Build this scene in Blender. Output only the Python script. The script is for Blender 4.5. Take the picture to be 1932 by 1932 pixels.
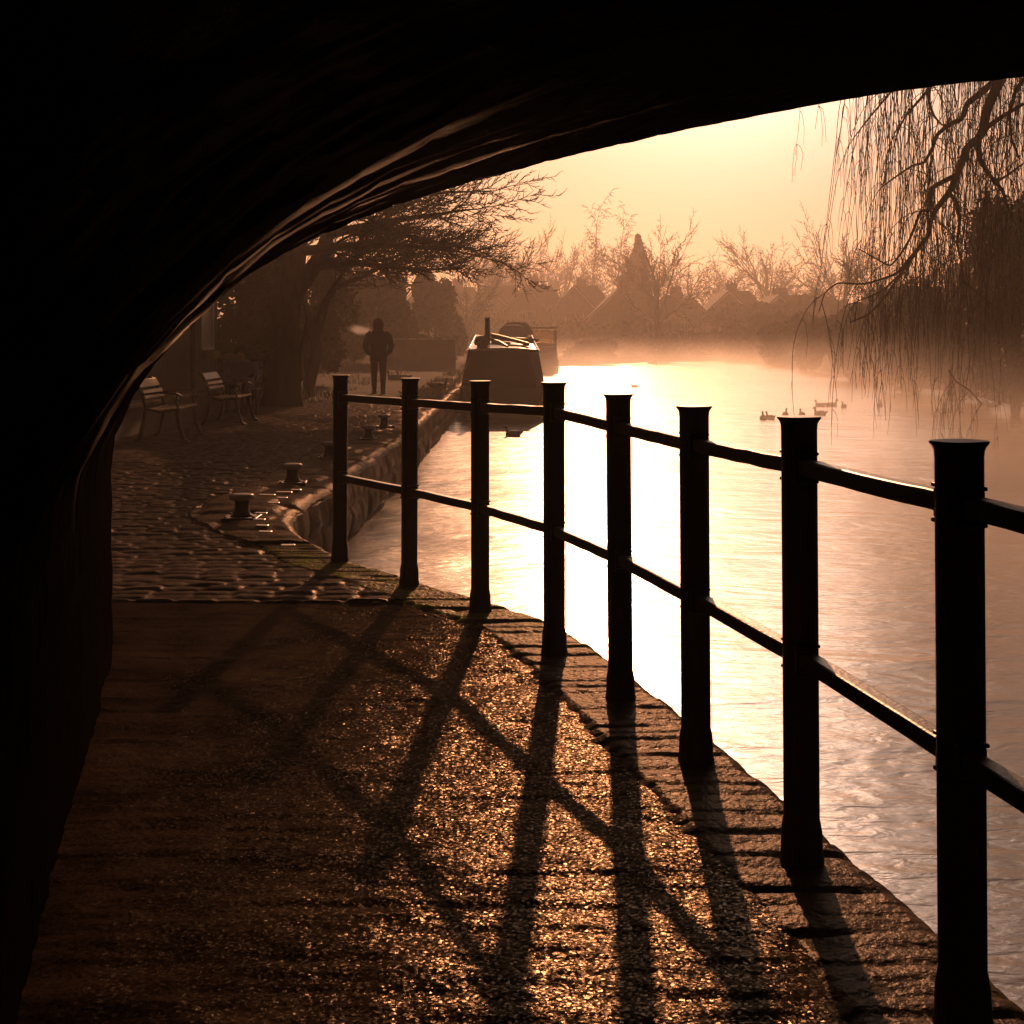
import bpy, math, random
import numpy as np
from mathutils import Vector, Matrix

sc = bpy.context.scene
for o in list(bpy.data.objects):
    bpy.data.objects.remove(o, do_unlink=True)
F = 2700.0      # focal length in units of a 1932 wide picture
CH = 1.3        # eye height above the towpath
WZ = -0.55      # water level

# ---------------------------------------------------------------- camera
cam = bpy.data.objects.new('camera', bpy.data.cameras.new('camera'))
sc.collection.objects.link(cam)
cam.location = (0, 0, CH)
cam.rotation_euler = (math.radians(90), 0, 0)
cam.data.sensor_width = 36
cam.data.lens = 36 * F / 1932
cam.data.shift_y = -(966 - 640) / 1932
cam.data.clip_start = 0.05
cam.data.clip_end = 3000
sc.camera = cam

# ---------------------------------------------------------------- light
S = Vector((0.0596, 1, 0.328)).normalized()
el = math.asin(S.z)
az = math.atan2(S.x, S.y)
w = bpy.data.worlds.new('World'); sc.world = w
w.use_nodes = True
nt = w.node_tree
bg = nt.nodes['Background']
sky = nt.nodes.new('ShaderNodeTexSky')
sky.sky_type = 'NISHITA'
sky.sun_disc = False
sky.sun_elevation = el
sky.sun_rotation = az
sky.air_density = 1.2
sky.dust_density = 2.5
sky.ozone_density = 0.4
tint = nt.nodes.new('ShaderNodeMix'); tint.data_type = 'RGBA'; tint.blend_type = 'MULTIPLY'
tint.inputs['Factor'].default_value = 1
tint.inputs['B'].default_value = (1.0, 0.68, 0.50, 1)
nt.links.new(sky.outputs[0], tint.inputs['A'])
nt.links.new(tint.outputs['Result'], bg.inputs[0])
bg.inputs[1].default_value = 0.017
# wide bright glow added to the sky right of the sun, for water glare
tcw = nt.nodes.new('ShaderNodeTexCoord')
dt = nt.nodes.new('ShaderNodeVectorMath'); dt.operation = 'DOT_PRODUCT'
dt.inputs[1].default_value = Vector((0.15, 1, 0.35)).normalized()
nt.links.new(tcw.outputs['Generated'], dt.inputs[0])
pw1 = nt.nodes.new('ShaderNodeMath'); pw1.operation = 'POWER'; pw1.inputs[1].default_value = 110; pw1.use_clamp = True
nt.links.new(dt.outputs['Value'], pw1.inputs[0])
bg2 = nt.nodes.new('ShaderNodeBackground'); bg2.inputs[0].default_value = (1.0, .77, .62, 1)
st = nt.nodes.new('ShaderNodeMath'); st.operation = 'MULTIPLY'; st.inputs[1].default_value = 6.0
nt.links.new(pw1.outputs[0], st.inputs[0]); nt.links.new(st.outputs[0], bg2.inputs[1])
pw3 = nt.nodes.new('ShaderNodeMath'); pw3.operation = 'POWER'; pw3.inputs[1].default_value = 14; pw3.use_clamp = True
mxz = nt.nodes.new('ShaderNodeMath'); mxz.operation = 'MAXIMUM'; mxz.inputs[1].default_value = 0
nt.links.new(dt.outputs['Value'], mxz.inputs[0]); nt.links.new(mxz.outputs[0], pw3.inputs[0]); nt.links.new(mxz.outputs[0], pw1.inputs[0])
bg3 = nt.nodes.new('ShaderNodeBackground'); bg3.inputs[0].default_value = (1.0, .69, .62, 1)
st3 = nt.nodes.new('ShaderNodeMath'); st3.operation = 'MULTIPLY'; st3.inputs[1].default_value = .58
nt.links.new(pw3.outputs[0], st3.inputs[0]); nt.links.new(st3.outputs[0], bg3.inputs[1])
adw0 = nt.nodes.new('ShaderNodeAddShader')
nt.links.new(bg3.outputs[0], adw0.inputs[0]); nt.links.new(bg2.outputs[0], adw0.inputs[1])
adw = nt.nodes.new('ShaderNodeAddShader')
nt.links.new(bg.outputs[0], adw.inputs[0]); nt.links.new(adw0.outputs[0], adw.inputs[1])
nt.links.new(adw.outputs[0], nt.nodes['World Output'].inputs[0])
sun = bpy.data.objects.new('sun', bpy.data.lights.new('sun', 'SUN'))
sc.collection.objects.link(sun)
sun.data.energy = 5.0
sun.data.angle = math.radians(0.7)
sun.data.color = (1.0, 0.44, 0.21)
sun.rotation_euler = S.to_track_quat('Z', 'Y').to_euler()
sun.location = S * 60
sc.view_settings.view_transform = 'Standard'
sc.view_settings.look = 'None'
sc.view_settings.exposure = -0.45
sc.view_settings.gamma = 1
sc.cycles.volume_bounces = 1
sc.cycles.max_bounces = 8
sc.cycles.sample_clamp_indirect = 6

# ---------------------------------------------------------------- helpers
rnd = random.Random(7)
def PT(px, py, d):
    return Vector(((px - 966) * d / F, d, CH - (py - 640) * d / F))
def GP(px, py, z=0.0):
    d = F * (CH - z) / (py - 640)
    return Vector(((px - 966) * d / F, d, z))

def tag(o, label=None, cat=None, group=None, kind=None):
    if label: o['label'] = label
    if cat: o['category'] = cat
    if group: o['group'] = group
    if kind: o['kind'] = kind
    return o
def empty(name, loc, label=None, cat=None, group=None, rz=0):
    o = bpy.data.objects.new(name, None)
    sc.collection.objects.link(o)
    o.location = loc; o.rotation_euler = (0, 0, rz)
    o.empty_display_size = 0.1
    return tag(o, label, cat, group)
def copy_tree(o, parent=None):
    c = o.copy(); sc.collection.objects.link(c)
    if parent: c.parent = parent
    for ch in list(o.children): copy_tree(ch, c)
    return c

class MB:
    def __init__(s): s.v = []; s.f = []
    def box(s, c, size, rz=0, rx=0, ry=0, taper=1.0):
        m = Matrix.Rotation(rz, 3, 'Z') @ Matrix.Rotation(ry, 3, 'Y') @ Matrix.Rotation(rx, 3, 'X')
        n = len(s.v)
        for z in (-.5, .5):
            t = taper if z > 0 else 1
            for x, y in ((-.5, -.5), (.5, -.5), (.5, .5), (-.5, .5)):
                s.v.append(tuple(Vector(c) + m @ Vector((x * size[0] * t, y * size[1] * t, z * size[2]))))
        s.f += [tuple(n + i for i in q) for q in ((3,2,1,0),(4,5,6,7),(0,1,5,4),(1,2,6,5),(2,3,7,6),(3,0,4,7))]
        return s
    def tube(s, pts, rad, sides=8, cap=True, flat=1.0):
        pts = [Vector(p) for p in pts]
        if not hasattr(rad, '__len__'): rad = [rad] * len(pts)
        n0 = len(s.v); up = None
        for i, p in enumerate(pts):
            t = (pts[min(i + 1, len(pts) - 1)] - pts[max(i - 1, 0)])
            if t.length < 1e-9: t = Vector((0, 0, 1))
            t.normalize()
            if up is None:
                up = Vector((0, 0, 1)) if abs(t.z) < .9 else Vector((1, 0, 0))
            b = t.cross(up)
            if b.length < 1e-6: b = t.orthogonal()
            b.normalize(); up = b.cross(t)
            for k in range(sides):
                a = 2 * math.pi * (k + .5) / sides
                s.v.append(tuple(p + (b * math.cos(a) + up * math.sin(a) * flat) * rad[i]))
        for i in range(len(pts) - 1):
            for k in range(sides):
                a = n0 + i * sides + k; b2 = n0 + i * sides + (k + 1) % sides
                s.f.append((a, b2, b2 + sides, a + sides))
        if cap:
            s.f.append(tuple(n0 + k for k in range(sides))[::-1])
            s.f.append(tuple(n0 + (len(pts) - 1) * sides + k for k in range(sides)))
        return s
    def loft(s, rings, sides=20, rz=0, sq=2.0):
        # rings: (cx, cy, z, rx, ry)
        n0 = len(s.v)
        for (cx, cy, z, rx, ry) in rings:
            for k in range(sides):
                a = 2 * math.pi * (k + .5) / sides + rz
                ca, sa = math.cos(a), math.sin(a)
                q = (abs(ca) ** sq + abs(sa) ** sq) ** (-1 / sq)
                s.v.append((cx + rx * ca * q, cy + ry * sa * q, z))
        for i in range(len(rings) - 1):
            for k in range(sides):
                a = n0 + i * sides + k; b = n0 + i * sides + (k + 1) % sides
                s.f.append((a, b, b + sides, a + sides))
        s.f.append(tuple(n0 + k for k in range(sides))[::-1])
        s.f.append(tuple(n0 + (len(rings) - 1) * sides + k for k in range(sides)))
        return s
    def prism(s, poly, p0, ax, ay, ex):
        # poly 2d points in the (ax, ay) plane at p0, extruded by vector ex
        n = len(s.v); k = len(poly)
        p0, ax, ay, ex = Vector(p0), Vector(ax), Vector(ay), Vector(ex)
        for q in (Vector((0, 0, 0)), ex):
            for a, b in poly: s.v.append(tuple(p0 + ax * a + ay * b + q))
        s.f.append(tuple(range(n, n + k))); s.f.append(tuple(range(n + k, n + 2 * k))[::-1])
        for i in range(k):
            j = (i + 1) % k
            s.f.append((n + i, n + k + i, n + k + j, n + j))
        return s
    def sphere(s, c, r, seg=12, rings=8, sc3=(1, 1, 1)):
        n0 = len(s.v); c = Vector(c)
        for i in range(rings + 1):
            th = math.pi * i / rings
            for k in range(seg):
                a = 2 * math.pi * k / seg
                rr = max(math.sin(th), 1e-3)
                s.v.append((c.x + r * sc3[0] * rr * math.cos(a), c.y + r * sc3[1] * rr * math.sin(a), c.z + r * sc3[2] * math.cos(th)))
        for i in range(rings):
            for k in range(seg):
                a = n0 + i * seg + k; b = n0 + i * seg + (k + 1) % seg
                s.f.append((a, a + seg, b + seg, b))
        return s
    def quad(s, p, u, v):
        n = len(s.v)
        for a, b in ((-1, -1), (1, -1), (1, 1), (-1, 1)):
            s.v.append((p[0] + a * u[0] + b * v[0], p[1] + a * u[1] + b * v[1], p[2] + a * u[2] + b * v[2]))
        s.f.append((n, n + 1, n + 2, n + 3)); return s
    def build(s, name, m, parent=None, smooth=False, bevel=0, seg=2, sub=0):
        me = bpy.data.meshes.new(name)
        me.from_pydata(s.v, [], s.f)
        if smooth: me.polygons.foreach_set('use_smooth', [True] * len(me.polygons))
        me.materials.append(m)
        me.update()
        o = bpy.data.objects.new(name, me)
        sc.collection.objects.link(o)
        if parent: o.parent = parent
        if bevel:
            b = o.modifiers.new('bevel', 'BEVEL'); b.width = bevel; b.segments = seg; b.limit_method = 'ANGLE'
        if sub:
            b = o.modifiers.new('sub', 'SUBSURF'); b.levels = sub; b.render_levels = sub
        return o
def build_at(mb, name, m, loc, label, cat, group=None, **k):
    # world coordinates -> mesh with its origin at loc
    lx, ly, lz = loc
    mb.v = [(a - lx, b - ly, c - lz) for a, b, c in mb.v]
    o = mb.build(name, m, **k); o.location = loc
    return tag(o, label, cat, group)

def gridmesh(name, X, Y, Z, m, smooth=True):
    h, wd = X.shape
    me = bpy.data.meshes.new(name)
    co = np.stack([X, Y, Z], -1).reshape(-1, 3).astype(np.float32)
    idx = np.arange(h * wd).reshape(h, wd)
    q = np.stack([idx[:-1, :-1], idx[:-1, 1:], idx[1:, 1:], idx[1:, :-1]], -1).reshape(-1, 4)
    me.vertices.add(len(co)); me.vertices.foreach_set('co', co.ravel())
    me.loops.add(q.size); me.loops.foreach_set('vertex_index', q.ravel().astype(np.int32))
    me.polygons.add(len(q)); me.polygons.foreach_set('loop_start', (np.arange(len(q)) * 4).astype(np.int32))
    me.polygons.foreach_set('use_smooth', np.ones(len(q), bool) if smooth else np.zeros(len(q), bool))
    me.update(calc_edges=True); me.validate()
    me.materials.append(m)
    o = bpy.data.objects.new(name, me); sc.collection.objects.link(o)
    return o

def hsh(a, b, s=0.0):
    v = np.sin(a * 127.1 + b * 311.7 + s * 74.7) * 43758.5453
    return v - np.floor(v)
def vnoise(x, y, s=0.0):
    xi, yi = np.floor(x), np.floor(y); fx, fy = x - xi, y - yi
    fx = fx * fx * (3 - 2 * fx); fy = fy * fy * (3 - 2 * fy)
    a = hsh(xi, yi, s); b = hsh(xi + 1, yi, s); c = hsh(xi, yi + 1, s); d = hsh(xi + 1, yi + 1, s)
    return (a * (1 - fx) + b * fx) * (1 - fy) + (c * (1 - fx) + d * fx) * fy - .5
def fbm(x, y, s=0.0, o=4):
    t = 0; a = 1
    for i in range(o):
        t = t + a * vnoise(x * 2 ** i, y * 2 ** i, s + i); a *= .5
    return t

# ---------------------------------------------------------------- materials
def mat(name, col, rough=.7, col2=None, scale=5, bump=0, bscale=40, bdist=.01, metal=0, spec=.5, stretch=(1, 1, 1), rvar=0, detail=6, coat=0, trans=None):
    m = bpy.data.materials.new(name); m.use_nodes = True
    n = m.node_tree.nodes; l = m.node_tree.links
    b = n['Principled BSDF']
    b.inputs['Base Color'].default_value = (*col, 1)
    b.inputs['Roughness'].default_value = rough
    b.inputs['Metallic'].default_value = metal
    b.inputs['Specular IOR Level'].default_value = spec
    b.inputs['Coat Weight'].default_value = coat
    tc = n.new('ShaderNodeTexCoord'); mp = n.new('ShaderNodeMapping')
    mp.inputs['Scale'].default_value = stretch
    l.new(tc.outputs['Object'], mp.inputs[0])
    if col2 is not None:
        t = n.new('ShaderNodeTexNoise'); t.inputs['Scale'].default_value = scale; t.inputs['Detail'].default_value = detail
        l.new(mp.outputs[0], t.inputs[0])
        r = n.new('ShaderNodeValToRGB')
        r.color_ramp.elements[0].position = .35; r.color_ramp.elements[0].color = (*col, 1)
        r.color_ramp.elements[1].position = .65; r.color_ramp.elements[1].color = (*col2, 1)
        l.new(t.outputs[0], r.inputs[0]); l.new(r.outputs[0], b.inputs['Base Color'])
        if rvar:
            k = n.new('ShaderNodeMapRange'); k.inputs['From Min'].default_value = .3; k.inputs['From Max'].default_value = .7
            k.inputs['To Min'].default_value = rough - rvar; k.inputs['To Max'].default_value = rough + rvar
            l.new(t.outputs[0], k.inputs[0]); l.new(k.outputs[0], b.inputs['Roughness'])
    if bump:
        t2 = n.new('ShaderNodeTexNoise'); t2.inputs['Scale'].default_value = bscale; t2.inputs['Detail'].default_value = 5
        l.new(mp.outputs[0], t2.inputs[0])
        bp = n.new('ShaderNodeBump'); bp.inputs['Strength'].default_value = bump; bp.inputs['Distance'].default_value = bdist
        l.new(t2.outputs[0], bp.inputs['Height']); l.new(bp.outputs[0], b.inputs['Normal'])
    return m

M = {}
M['tarmac'] = mat('tarmac', (.008, .0055, .004), .30, (.034, .023, .016), 3, .35, 60, .006, rvar=.06)
M['cobble'] = mat('cobble', (.05, .04, .034), .42, (.12, .095, .08), 6, .5, 45, .01, rvar=.1)
M['kerb'] = mat('kerb', (.05, .04, .03), .42, (.12, .09, .068), 5, .7, 50, .01, rvar=.1)
M['wall'] = mat('canal_stone', (.06, .05, .04), .5, (.16, .13, .10), 4, .6, 25, .02, rvar=.1)
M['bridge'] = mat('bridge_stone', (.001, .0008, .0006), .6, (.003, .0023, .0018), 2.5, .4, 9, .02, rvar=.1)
M['iron'] = mat('painted_iron', (.012, .011, .010), .42, (.02, .017, .015), 30, .5, 90, .003)
M['iron_white'] = mat('white_paint', (.5, .5, .52), .45, (.35, .34, .33), 20, .3, 60, .003)
M['ground'] = mat('ground_soil', (.035, .026, .015), .9, (.07, .05, .03), 1.2, .8, 12, .04)
M['grass'] = mat('grass', (.05, .06, .018), .6, (.09, .085, .03), 3)
M['bark'] = mat('bark', (.012, .009, .007), .85, (.028, .021, .016), 8, .8, 20, .02, stretch=(1, 1, .3))
M['twig'] = mat('twig', (.018, .013, .010), .75)
M['leaf'] = mat('dark_leaf', (.009, .012, .005), .6, (.020, .022, .009), 2)
M['brick'] = mat('brick', (.16, .08, .055), .85, (.24, .13, .09), 3)
M['brick2'] = mat('old_brick', (.03, .018, .014), .8, (.055, .033, .024), 3, .5, 30, .01)
M['render'] = mat('house_render', (.42, .36, .30), .9, (.5, .44, .37), 2)
M['tile'] = mat('roof_tile', (.03, .02, .016), .9, (.055, .036, .03), 4, spec=.1)
M['white'] = mat('white_joinery', (.7, .68, .62), .5)
M['trim'] = mat('bright_trim', (.7, .62, .55), .22, metal=1)
M['pale_pane'] = mat('pale_window_pane', (.6, .52, .45), .3, coat=.5)  # even pale glossy colour for the window pane
M['glass'] = mat('window_glass', (.02, .02, .02), .05, spec=.8)
M['boat_dark'] = mat('boat_canvas', (.016, .011, .008), .8, (.026, .018, .013), 3)
M['boat_pale'] = mat('boat_pale_panel', (.42, .35, .30), .6)
M['boat_hull'] = mat('boat_hull', (.015, .014, .014), .35)
M['boat_roof'] = mat('boat_roof', (.14, .11, .09), .16, (.2, .16, .13), 2, .25, 6, .01, spec=.8)
M['boat_paint'] = mat('boat_paint', (.05, .03, .03), .3)
M['canvas'] = mat('grey_canvas', (.14, .14, .16), .5, (.18, .18, .2), 3)
M['wood'] = mat('varnished_wood', (.05, .028, .016), .4, (.09, .05, .03), 8, stretch=(1, 1, 6), spec=.25)
M['rope'] = mat('rope', (.14, .11, .08), .9)
M['coat'] = mat('black_coat', (.012, .012, .014), .8)
M['trouser'] = mat('dark_trousers', (.014, .013, .015), .85)
M['skin'] = mat('skin', (.35, .2, .14), .6)
M['bluecoat'] = mat('blue_grey_coat', (.16, .17, .28), .8, (.2, .21, .33), 6)
M['duck'] = mat('duck_feather', (.05, .04, .03), .7, (.12, .09, .07), 12)
M['swan'] = mat('swan_feather', (.6, .58, .54), .7)
M['plate'] = mat('worn_metal_plate', (.3, .25, .2), .35, metal=.6)

for k_, i_ in (('bridge', .02), ('tarmac', .10), ('cobble', .08), ('kerb', .08), ('wall', .15), ('iron', .2), ('bark', .1), ('twig', .1), ('ground', .02), ('coat', .05), ('trouser', .05)):
    M[k_].node_tree.nodes['Principled BSDF'].inputs['Specular IOR Level'].default_value = i_

# tarmac glitter : every chip of gravel is a facet with a tilt of its own
def chips(m, sc_, tilt):
    n = m.node_tree.nodes; l = m.node_tree.links
    b = n['Principled BSDF']
    tc = n.new('ShaderNodeTexCoord')
    v = n.new('ShaderNodeTexVoronoi'); v.inputs['Scale'].default_value = sc_
    l.new(tc.outputs['Object'], v.inputs[0])
    old = b.inputs['Normal'].links[0].from_socket
    su = n.new('ShaderNodeVectorMath'); su.operation = 'SUBTRACT'; su.inputs[1].default_value = (.5, .5, .5); l.new(v.outputs['Color'], su.inputs[0])
    sc2 = n.new('ShaderNodeVectorMath'); sc2.operation = 'SCALE'; sc2.inputs['Scale'].default_value = tilt; l.new(su.outputs[0], sc2.inputs[0])
    ad = n.new('ShaderNodeVectorMath'); ad.operation = 'ADD'; l.new(sc2.outputs[0], ad.inputs[0]); l.new(old, ad.inputs[1])
    nm = n.new('ShaderNodeVectorMath'); nm.operation = 'NORMALIZE'; l.new(ad.outputs[0], nm.inputs[0])
    l.new(nm.outputs[0], b.inputs['Normal'])
    return v
v_ = chips(M['tarmac'], 150, .24)

# near-black vault stone; light reflected off the water painted as paler ridges
def paint_streaks(m):
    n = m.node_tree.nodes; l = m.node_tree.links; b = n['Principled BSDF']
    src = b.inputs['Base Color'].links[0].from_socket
    a = n.new('ShaderNodeAttribute'); a.attribute_name = 'lit_streak'
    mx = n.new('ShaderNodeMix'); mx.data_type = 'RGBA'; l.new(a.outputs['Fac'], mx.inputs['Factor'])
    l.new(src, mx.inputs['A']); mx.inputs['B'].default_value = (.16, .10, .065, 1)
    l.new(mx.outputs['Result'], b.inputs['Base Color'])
paint_streaks(M['bridge'])

# moss on the kerb by the first posts
def moss(m):
    n = m.node_tree.nodes; l = m.node_tree.links
    b = n['Principled BSDF']
    src = b.inputs['Base Color'].links[0].from_socket
    tc = n.new('ShaderNodeTexCoord'); sp = n.new('ShaderNodeSeparateXYZ'); l.new(tc.outputs['Object'], sp.inputs[0])
    a = n.new('ShaderNodeMapRange'); a.inputs['From Min'].default_value = 5.4; a.inputs['From Max'].default_value = 6.6
    l.new(sp.outputs['Y'], a.inputs[0])
    c = n.new('ShaderNodeMapRange'); c.inputs['From Min'].default_value = 9.4; c.inputs['From Max'].default_value = 8.4
    l.new(sp.outputs['Y'], c.inputs[0])
    t = n.new('ShaderNodeTexNoise'); t.inputs['Scale'].default_value = 7; t.inputs['Detail'].default_value = 5
    l.new(tc.outputs['Object'], t.inputs[0])
    r = n.new('ShaderNodeMapRange'); r.inputs['From Min'].default_value = .42; r.inputs['From Max'].default_value = .56
    l.new(t.outputs[0], r.inputs[0])
    m1 = n.new('ShaderNodeMath'); m1.operation = 'MULTIPLY'; l.new(a.outputs[0], m1.inputs[0]); l.new(c.outputs[0], m1.inputs[1])
    m2 = n.new('ShaderNodeMath'); m2.operation = 'MULTIPLY'; l.new(m1.outputs[0], m2.inputs[0]); l.new(r.outputs[0], m2.inputs[1])
    mx = n.new('ShaderNodeMix'); mx.data_type = 'RGBA'; l.new(m2.outputs[0], mx.inputs['Factor'])
    l.new(src, mx.inputs['A']); mx.inputs['B'].default_value = (.11, .13, .012, 1)
    l.new(mx.outputs['Result'], b.inputs['Base Color'])
moss(M['kerb'])

# rough masonry: diffuse stone with a weak sheen that does not rise to a mirror at grazing angles
def dull(m, fac, rough, col=(1, .9, .8)):
    n = m.node_tree.nodes; l = m.node_tree.links; b = n['Principled BSDF']
    d = n.new('ShaderNodeBsdfDiffuse'); g = n.new('ShaderNodeBsdfGlossy'); mx = n.new('ShaderNodeMixShader')
    mx.inputs[0].default_value = fac; g.inputs['Roughness'].default_value = rough; g.inputs['Color'].default_value = (*col, 1)
    def mv(a, t):
        if b.inputs[a].links: l.new(b.inputs[a].links[0].from_socket, t)
    mv('Base Color', d.inputs['Color']); mv('Normal', d.inputs['Normal']); mv('Normal', g.inputs['Normal'])
    l.new(d.outputs[0], mx.inputs[1]); l.new(g.outputs[0], mx.inputs[2]); l.new(mx.outputs[0], n['Material Output'].inputs['Surface'])
dull(M['bridge'], .001, .38); dull(M['tarmac'], .020, .19, (1, .8, .6)); dull(M['cobble'], .02, .3); dull(M['kerb'], .02, .3); dull(M['wall'], .04, .3); dull(M['boat_dark'], .01, .4); dull(M['wood'], .14, .3); dull(M['leaf'], .02, .4); dull(M['bark'], .01, .4); dull(M['iron_white'], .05, .3)

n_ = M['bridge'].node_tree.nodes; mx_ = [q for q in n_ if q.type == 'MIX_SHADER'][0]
at_ = n_.new('ShaderNodeAttribute'); at_.attribute_name = 'lit_streak'  # the painted light streaks are glossier too
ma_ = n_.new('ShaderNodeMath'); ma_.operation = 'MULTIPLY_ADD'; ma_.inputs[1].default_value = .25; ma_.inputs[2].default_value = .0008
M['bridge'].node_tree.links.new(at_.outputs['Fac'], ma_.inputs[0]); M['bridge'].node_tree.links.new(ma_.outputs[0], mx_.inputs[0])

# only some of the gravel chips are smooth enough to flash
nt_t = M['tarmac'].node_tree; mx_t = [q for q in nt_t.nodes if q.type == 'MIX_SHADER'][0]
sp_t = nt_t.nodes.new('ShaderNodeSeparateColor'); nt_t.links.new(v_.outputs['Color'], sp_t.inputs[0])
mr_t = nt_t.nodes.new('ShaderNodeMapRange'); mr_t.inputs['From Min'].default_value = .55; mr_t.inputs['From Max'].default_value = 1.0
mr_t.inputs['To Min'].default_value = .006; mr_t.inputs['To Max'].default_value = .042
nt_t.links.new(sp_t.outputs['Blue'], mr_t.inputs[0]); nt_t.links.new(mr_t.outputs[0], mx_t.inputs[0])

# water
def water_mat():
    m = bpy.data.materials.new('canal_water'); m.use_nodes = True
    n = m.node_tree.nodes; l = m.node_tree.links; b = n['Principled BSDF']
    b.inputs['Base Color'].default_value = (.03, .022, .014, 1)
    b.inputs['Roughness'].default_value = .30
    b.inputs['IOR'].default_value = 1.5
    b.inputs['Coat Weight'].default_value = .7
    b.inputs['Coat Roughness'].default_value = .05
    b.inputs['Coat IOR'].default_value = 1.4
    tc = n.new('ShaderNodeTexCoord')
    def noise(scx, scy, scale, dist, st, prev=None):
        mp = n.new('ShaderNodeMapping'); mp.inputs['Scale'].default_value = (scx, scy, 1)
        l.new(tc.outputs['Object'], mp.inputs[0])
        t = n.new('ShaderNodeTexNoise'); t.inputs['Scale'].default_value = scale; t.inputs['Detail'].default_value = 3
        t.inputs['Distortion'].default_value = .6
        l.new(mp.outputs[0], t.inputs[0])
        bp = n.new('ShaderNodeBump'); bp.inputs['Strength'].default_value = st; bp.inputs['Distance'].default_value = dist
        l.new(t.outputs[0], bp.inputs['Height'])
        if prev: l.new(prev.outputs[0], bp.inputs['Normal'])
        return bp
    p = noise(1, 1.7, .8, .07, .6)
    p = noise(1, 2.4, 4.2, .012, .8, p)
    p = noise(1, 1.7, 15.0, .0025, .8, p)
    l.new(p.outputs[0], b.inputs['Normal']); l.new(p.outputs[0], b.inputs['Coat Normal'])
    return m
M['water'] = water_mat()

# ---------------------------------------------------------------- ground and water
ed = np.array([-30, 0, 1.5, 2.96, 3.174, 3.832, 4.077, 4.705, 4.97, 5.86, 6.43, 6.83, 7.24, 7.66, 7.95, 8.37, 8.77, 9.1, 9.57, 10.1, 10.67, 11.4, 12.2, 18.1, 27, 60, 100])
ex = np.array([1.6, 1.27, 1.15, .987, .952, .823, .778, .649, .589, .40, .238, .03, -.218, -.486, -.637, -.96, -1.12, -1.26, -1.42, -1.56, -1.625, -1.60, -1.535, -1.40, -1.34, -1.34, -1.34])
def edge(d): return np.interp(d, ed, ex)
def edge_s(d):
    return (edge(d - .12) + edge(d) + edge(d + .12)) / 3
# tunnel wall line
O = np.array([-1.63, 5.8]); AX = np.array([-.215, .977]); RX = np.array([.977, .215])
def back(t):      # the vault bends: past 3.5 m its axis swings the other way
    t = np.asarray(t, float); k = np.clip(t - 3.5, 0, None); a = np.minimum(t, 3.5)
    return a * AX[0] + k * .12, a * AX[1] + k * .993
def wallx(d): return np.where(d > 2.38, -1.63 + .22 * (5.8 - d), -.878 - .121 * (2.38 - d))

def near_edge_dist(x, d):
    # rough perpendicular distance to the path edge
    s = (edge_s(d + .1) - edge_s(d - .1)) / .2
    return (edge_s(d) - x) / np.sqrt(1 + s * s)

def setts(x, y, lx, ly, hgt, seed):
    x = x + .03 * fbm(x * 1.3, y * 1.3, seed); y = y + .05 * fbm(x * .9, y * .9, seed + 3)
    r = np.floor(y / ly); off = hsh(r, r * 0 + 3, seed) * lx
    c = np.floor((x + off) / lx)
    fy = (y / ly - r) * 2 - 1; fx = ((x + off) / lx - c) * 2 - 1
    k = hsh(c, r, seed)
    dome = (1 - np.abs(fy) ** 4.5) * (1 - np.abs(fx) ** 8)
    return hgt * dome * (.7 + .5 * k) + (k - .5) * hgt * .35 + fx * (hsh(c, r, seed + 1) - .5) * hgt * .5 + fy * (hsh(c, r, seed + 2) - .5) * hgt * .5

def h_tarmac(x, y):
    return .012 * fbm(x * 1.5, y * 2.2, 1) + .006 * fbm(x * 2.2, y * 22, 3, 3) + .0045 * fbm(x * 9, y * 14, 5) + .0013 * fbm(x * 45, y * 60, 9, 2)
def h_strip(x, y):
    h = setts(x * .25, y, .5, .078, .010, 11)
    return h + .004 * fbm(x * 12, y * 20, 13) + .006 * fbm(x * 2, y * 2, 17)
def h_cobble(x, y):
    return setts(x, y, .21, .125, .015, 21) + .012 * fbm(x * .8, y * .8, 23) + .004 * fbm(x * 25, y * 25, 25, 2)
def h_slab(x, y):
    return setts(x, y, .62, .46, .022, 31) + .012 * fbm(x * 5, y * 9, 33) + .005 * fbm(x * 30, y * 40, 37, 2)

# tarmac under the bridge
d1 = np.concatenate([np.arange(-16, 2.4, .4), np.arange(2.4, 7.08, .0125)])
uu = np.linspace(0, 1, 230)
D, U = np.meshgrid(d1, uu, indexing='ij')
s_ = np.sqrt(1 + ((edge_s(D + .1) - edge_s(D - .1)) / .2) ** 2)
xr = edge_s(D) - .33 * s_ + .02 * vnoise(D * 9, D * 0, 4); xl = wallx(D) - .12
X = xr + (xl - xr) * U
gridmesh('towpath', X, D, h_tarmac(X, D) * np.clip(D, .2, 1), M['tarmac'])['kind'] = 'structure'

# kerb strip from the tunnel to where the edge straightens, then long coping slabs
d2 = np.concatenate([np.arange(-16, 2.4, .4), np.arange(2.4, 9.0, .0125)])
ww = np.concatenate([[0, .006, .015, .03], np.linspace(.05, .42, 34)])
D, W = np.meshgrid(d2, ww, indexing='ij')
s_ = np.sqrt(1 + ((edge_s(D + .1) - edge_s(D - .1)) / .2) ** 2)
jag = .012 * vnoise(D * 7, D * 0, 41) + .008 * vnoise(D * 23, D * 0, 43)
X = edge_s(D) + jag - W * s_
lip = -.035 * np.clip(1 - W / .05, 0, 1) ** 2
Z = h_strip(X, D) + lip + .004 - .035 * np.clip((W - .34) / .07, 0, 1)
gridmesh('kerb_edging', X, D, Z, M['kerb'])['kind'] = 'structure'
d3 = np.concatenate([np.arange(8.99, 20, .025), np.arange(20, 45, .06), np.arange(45, 97, .3)])
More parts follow.
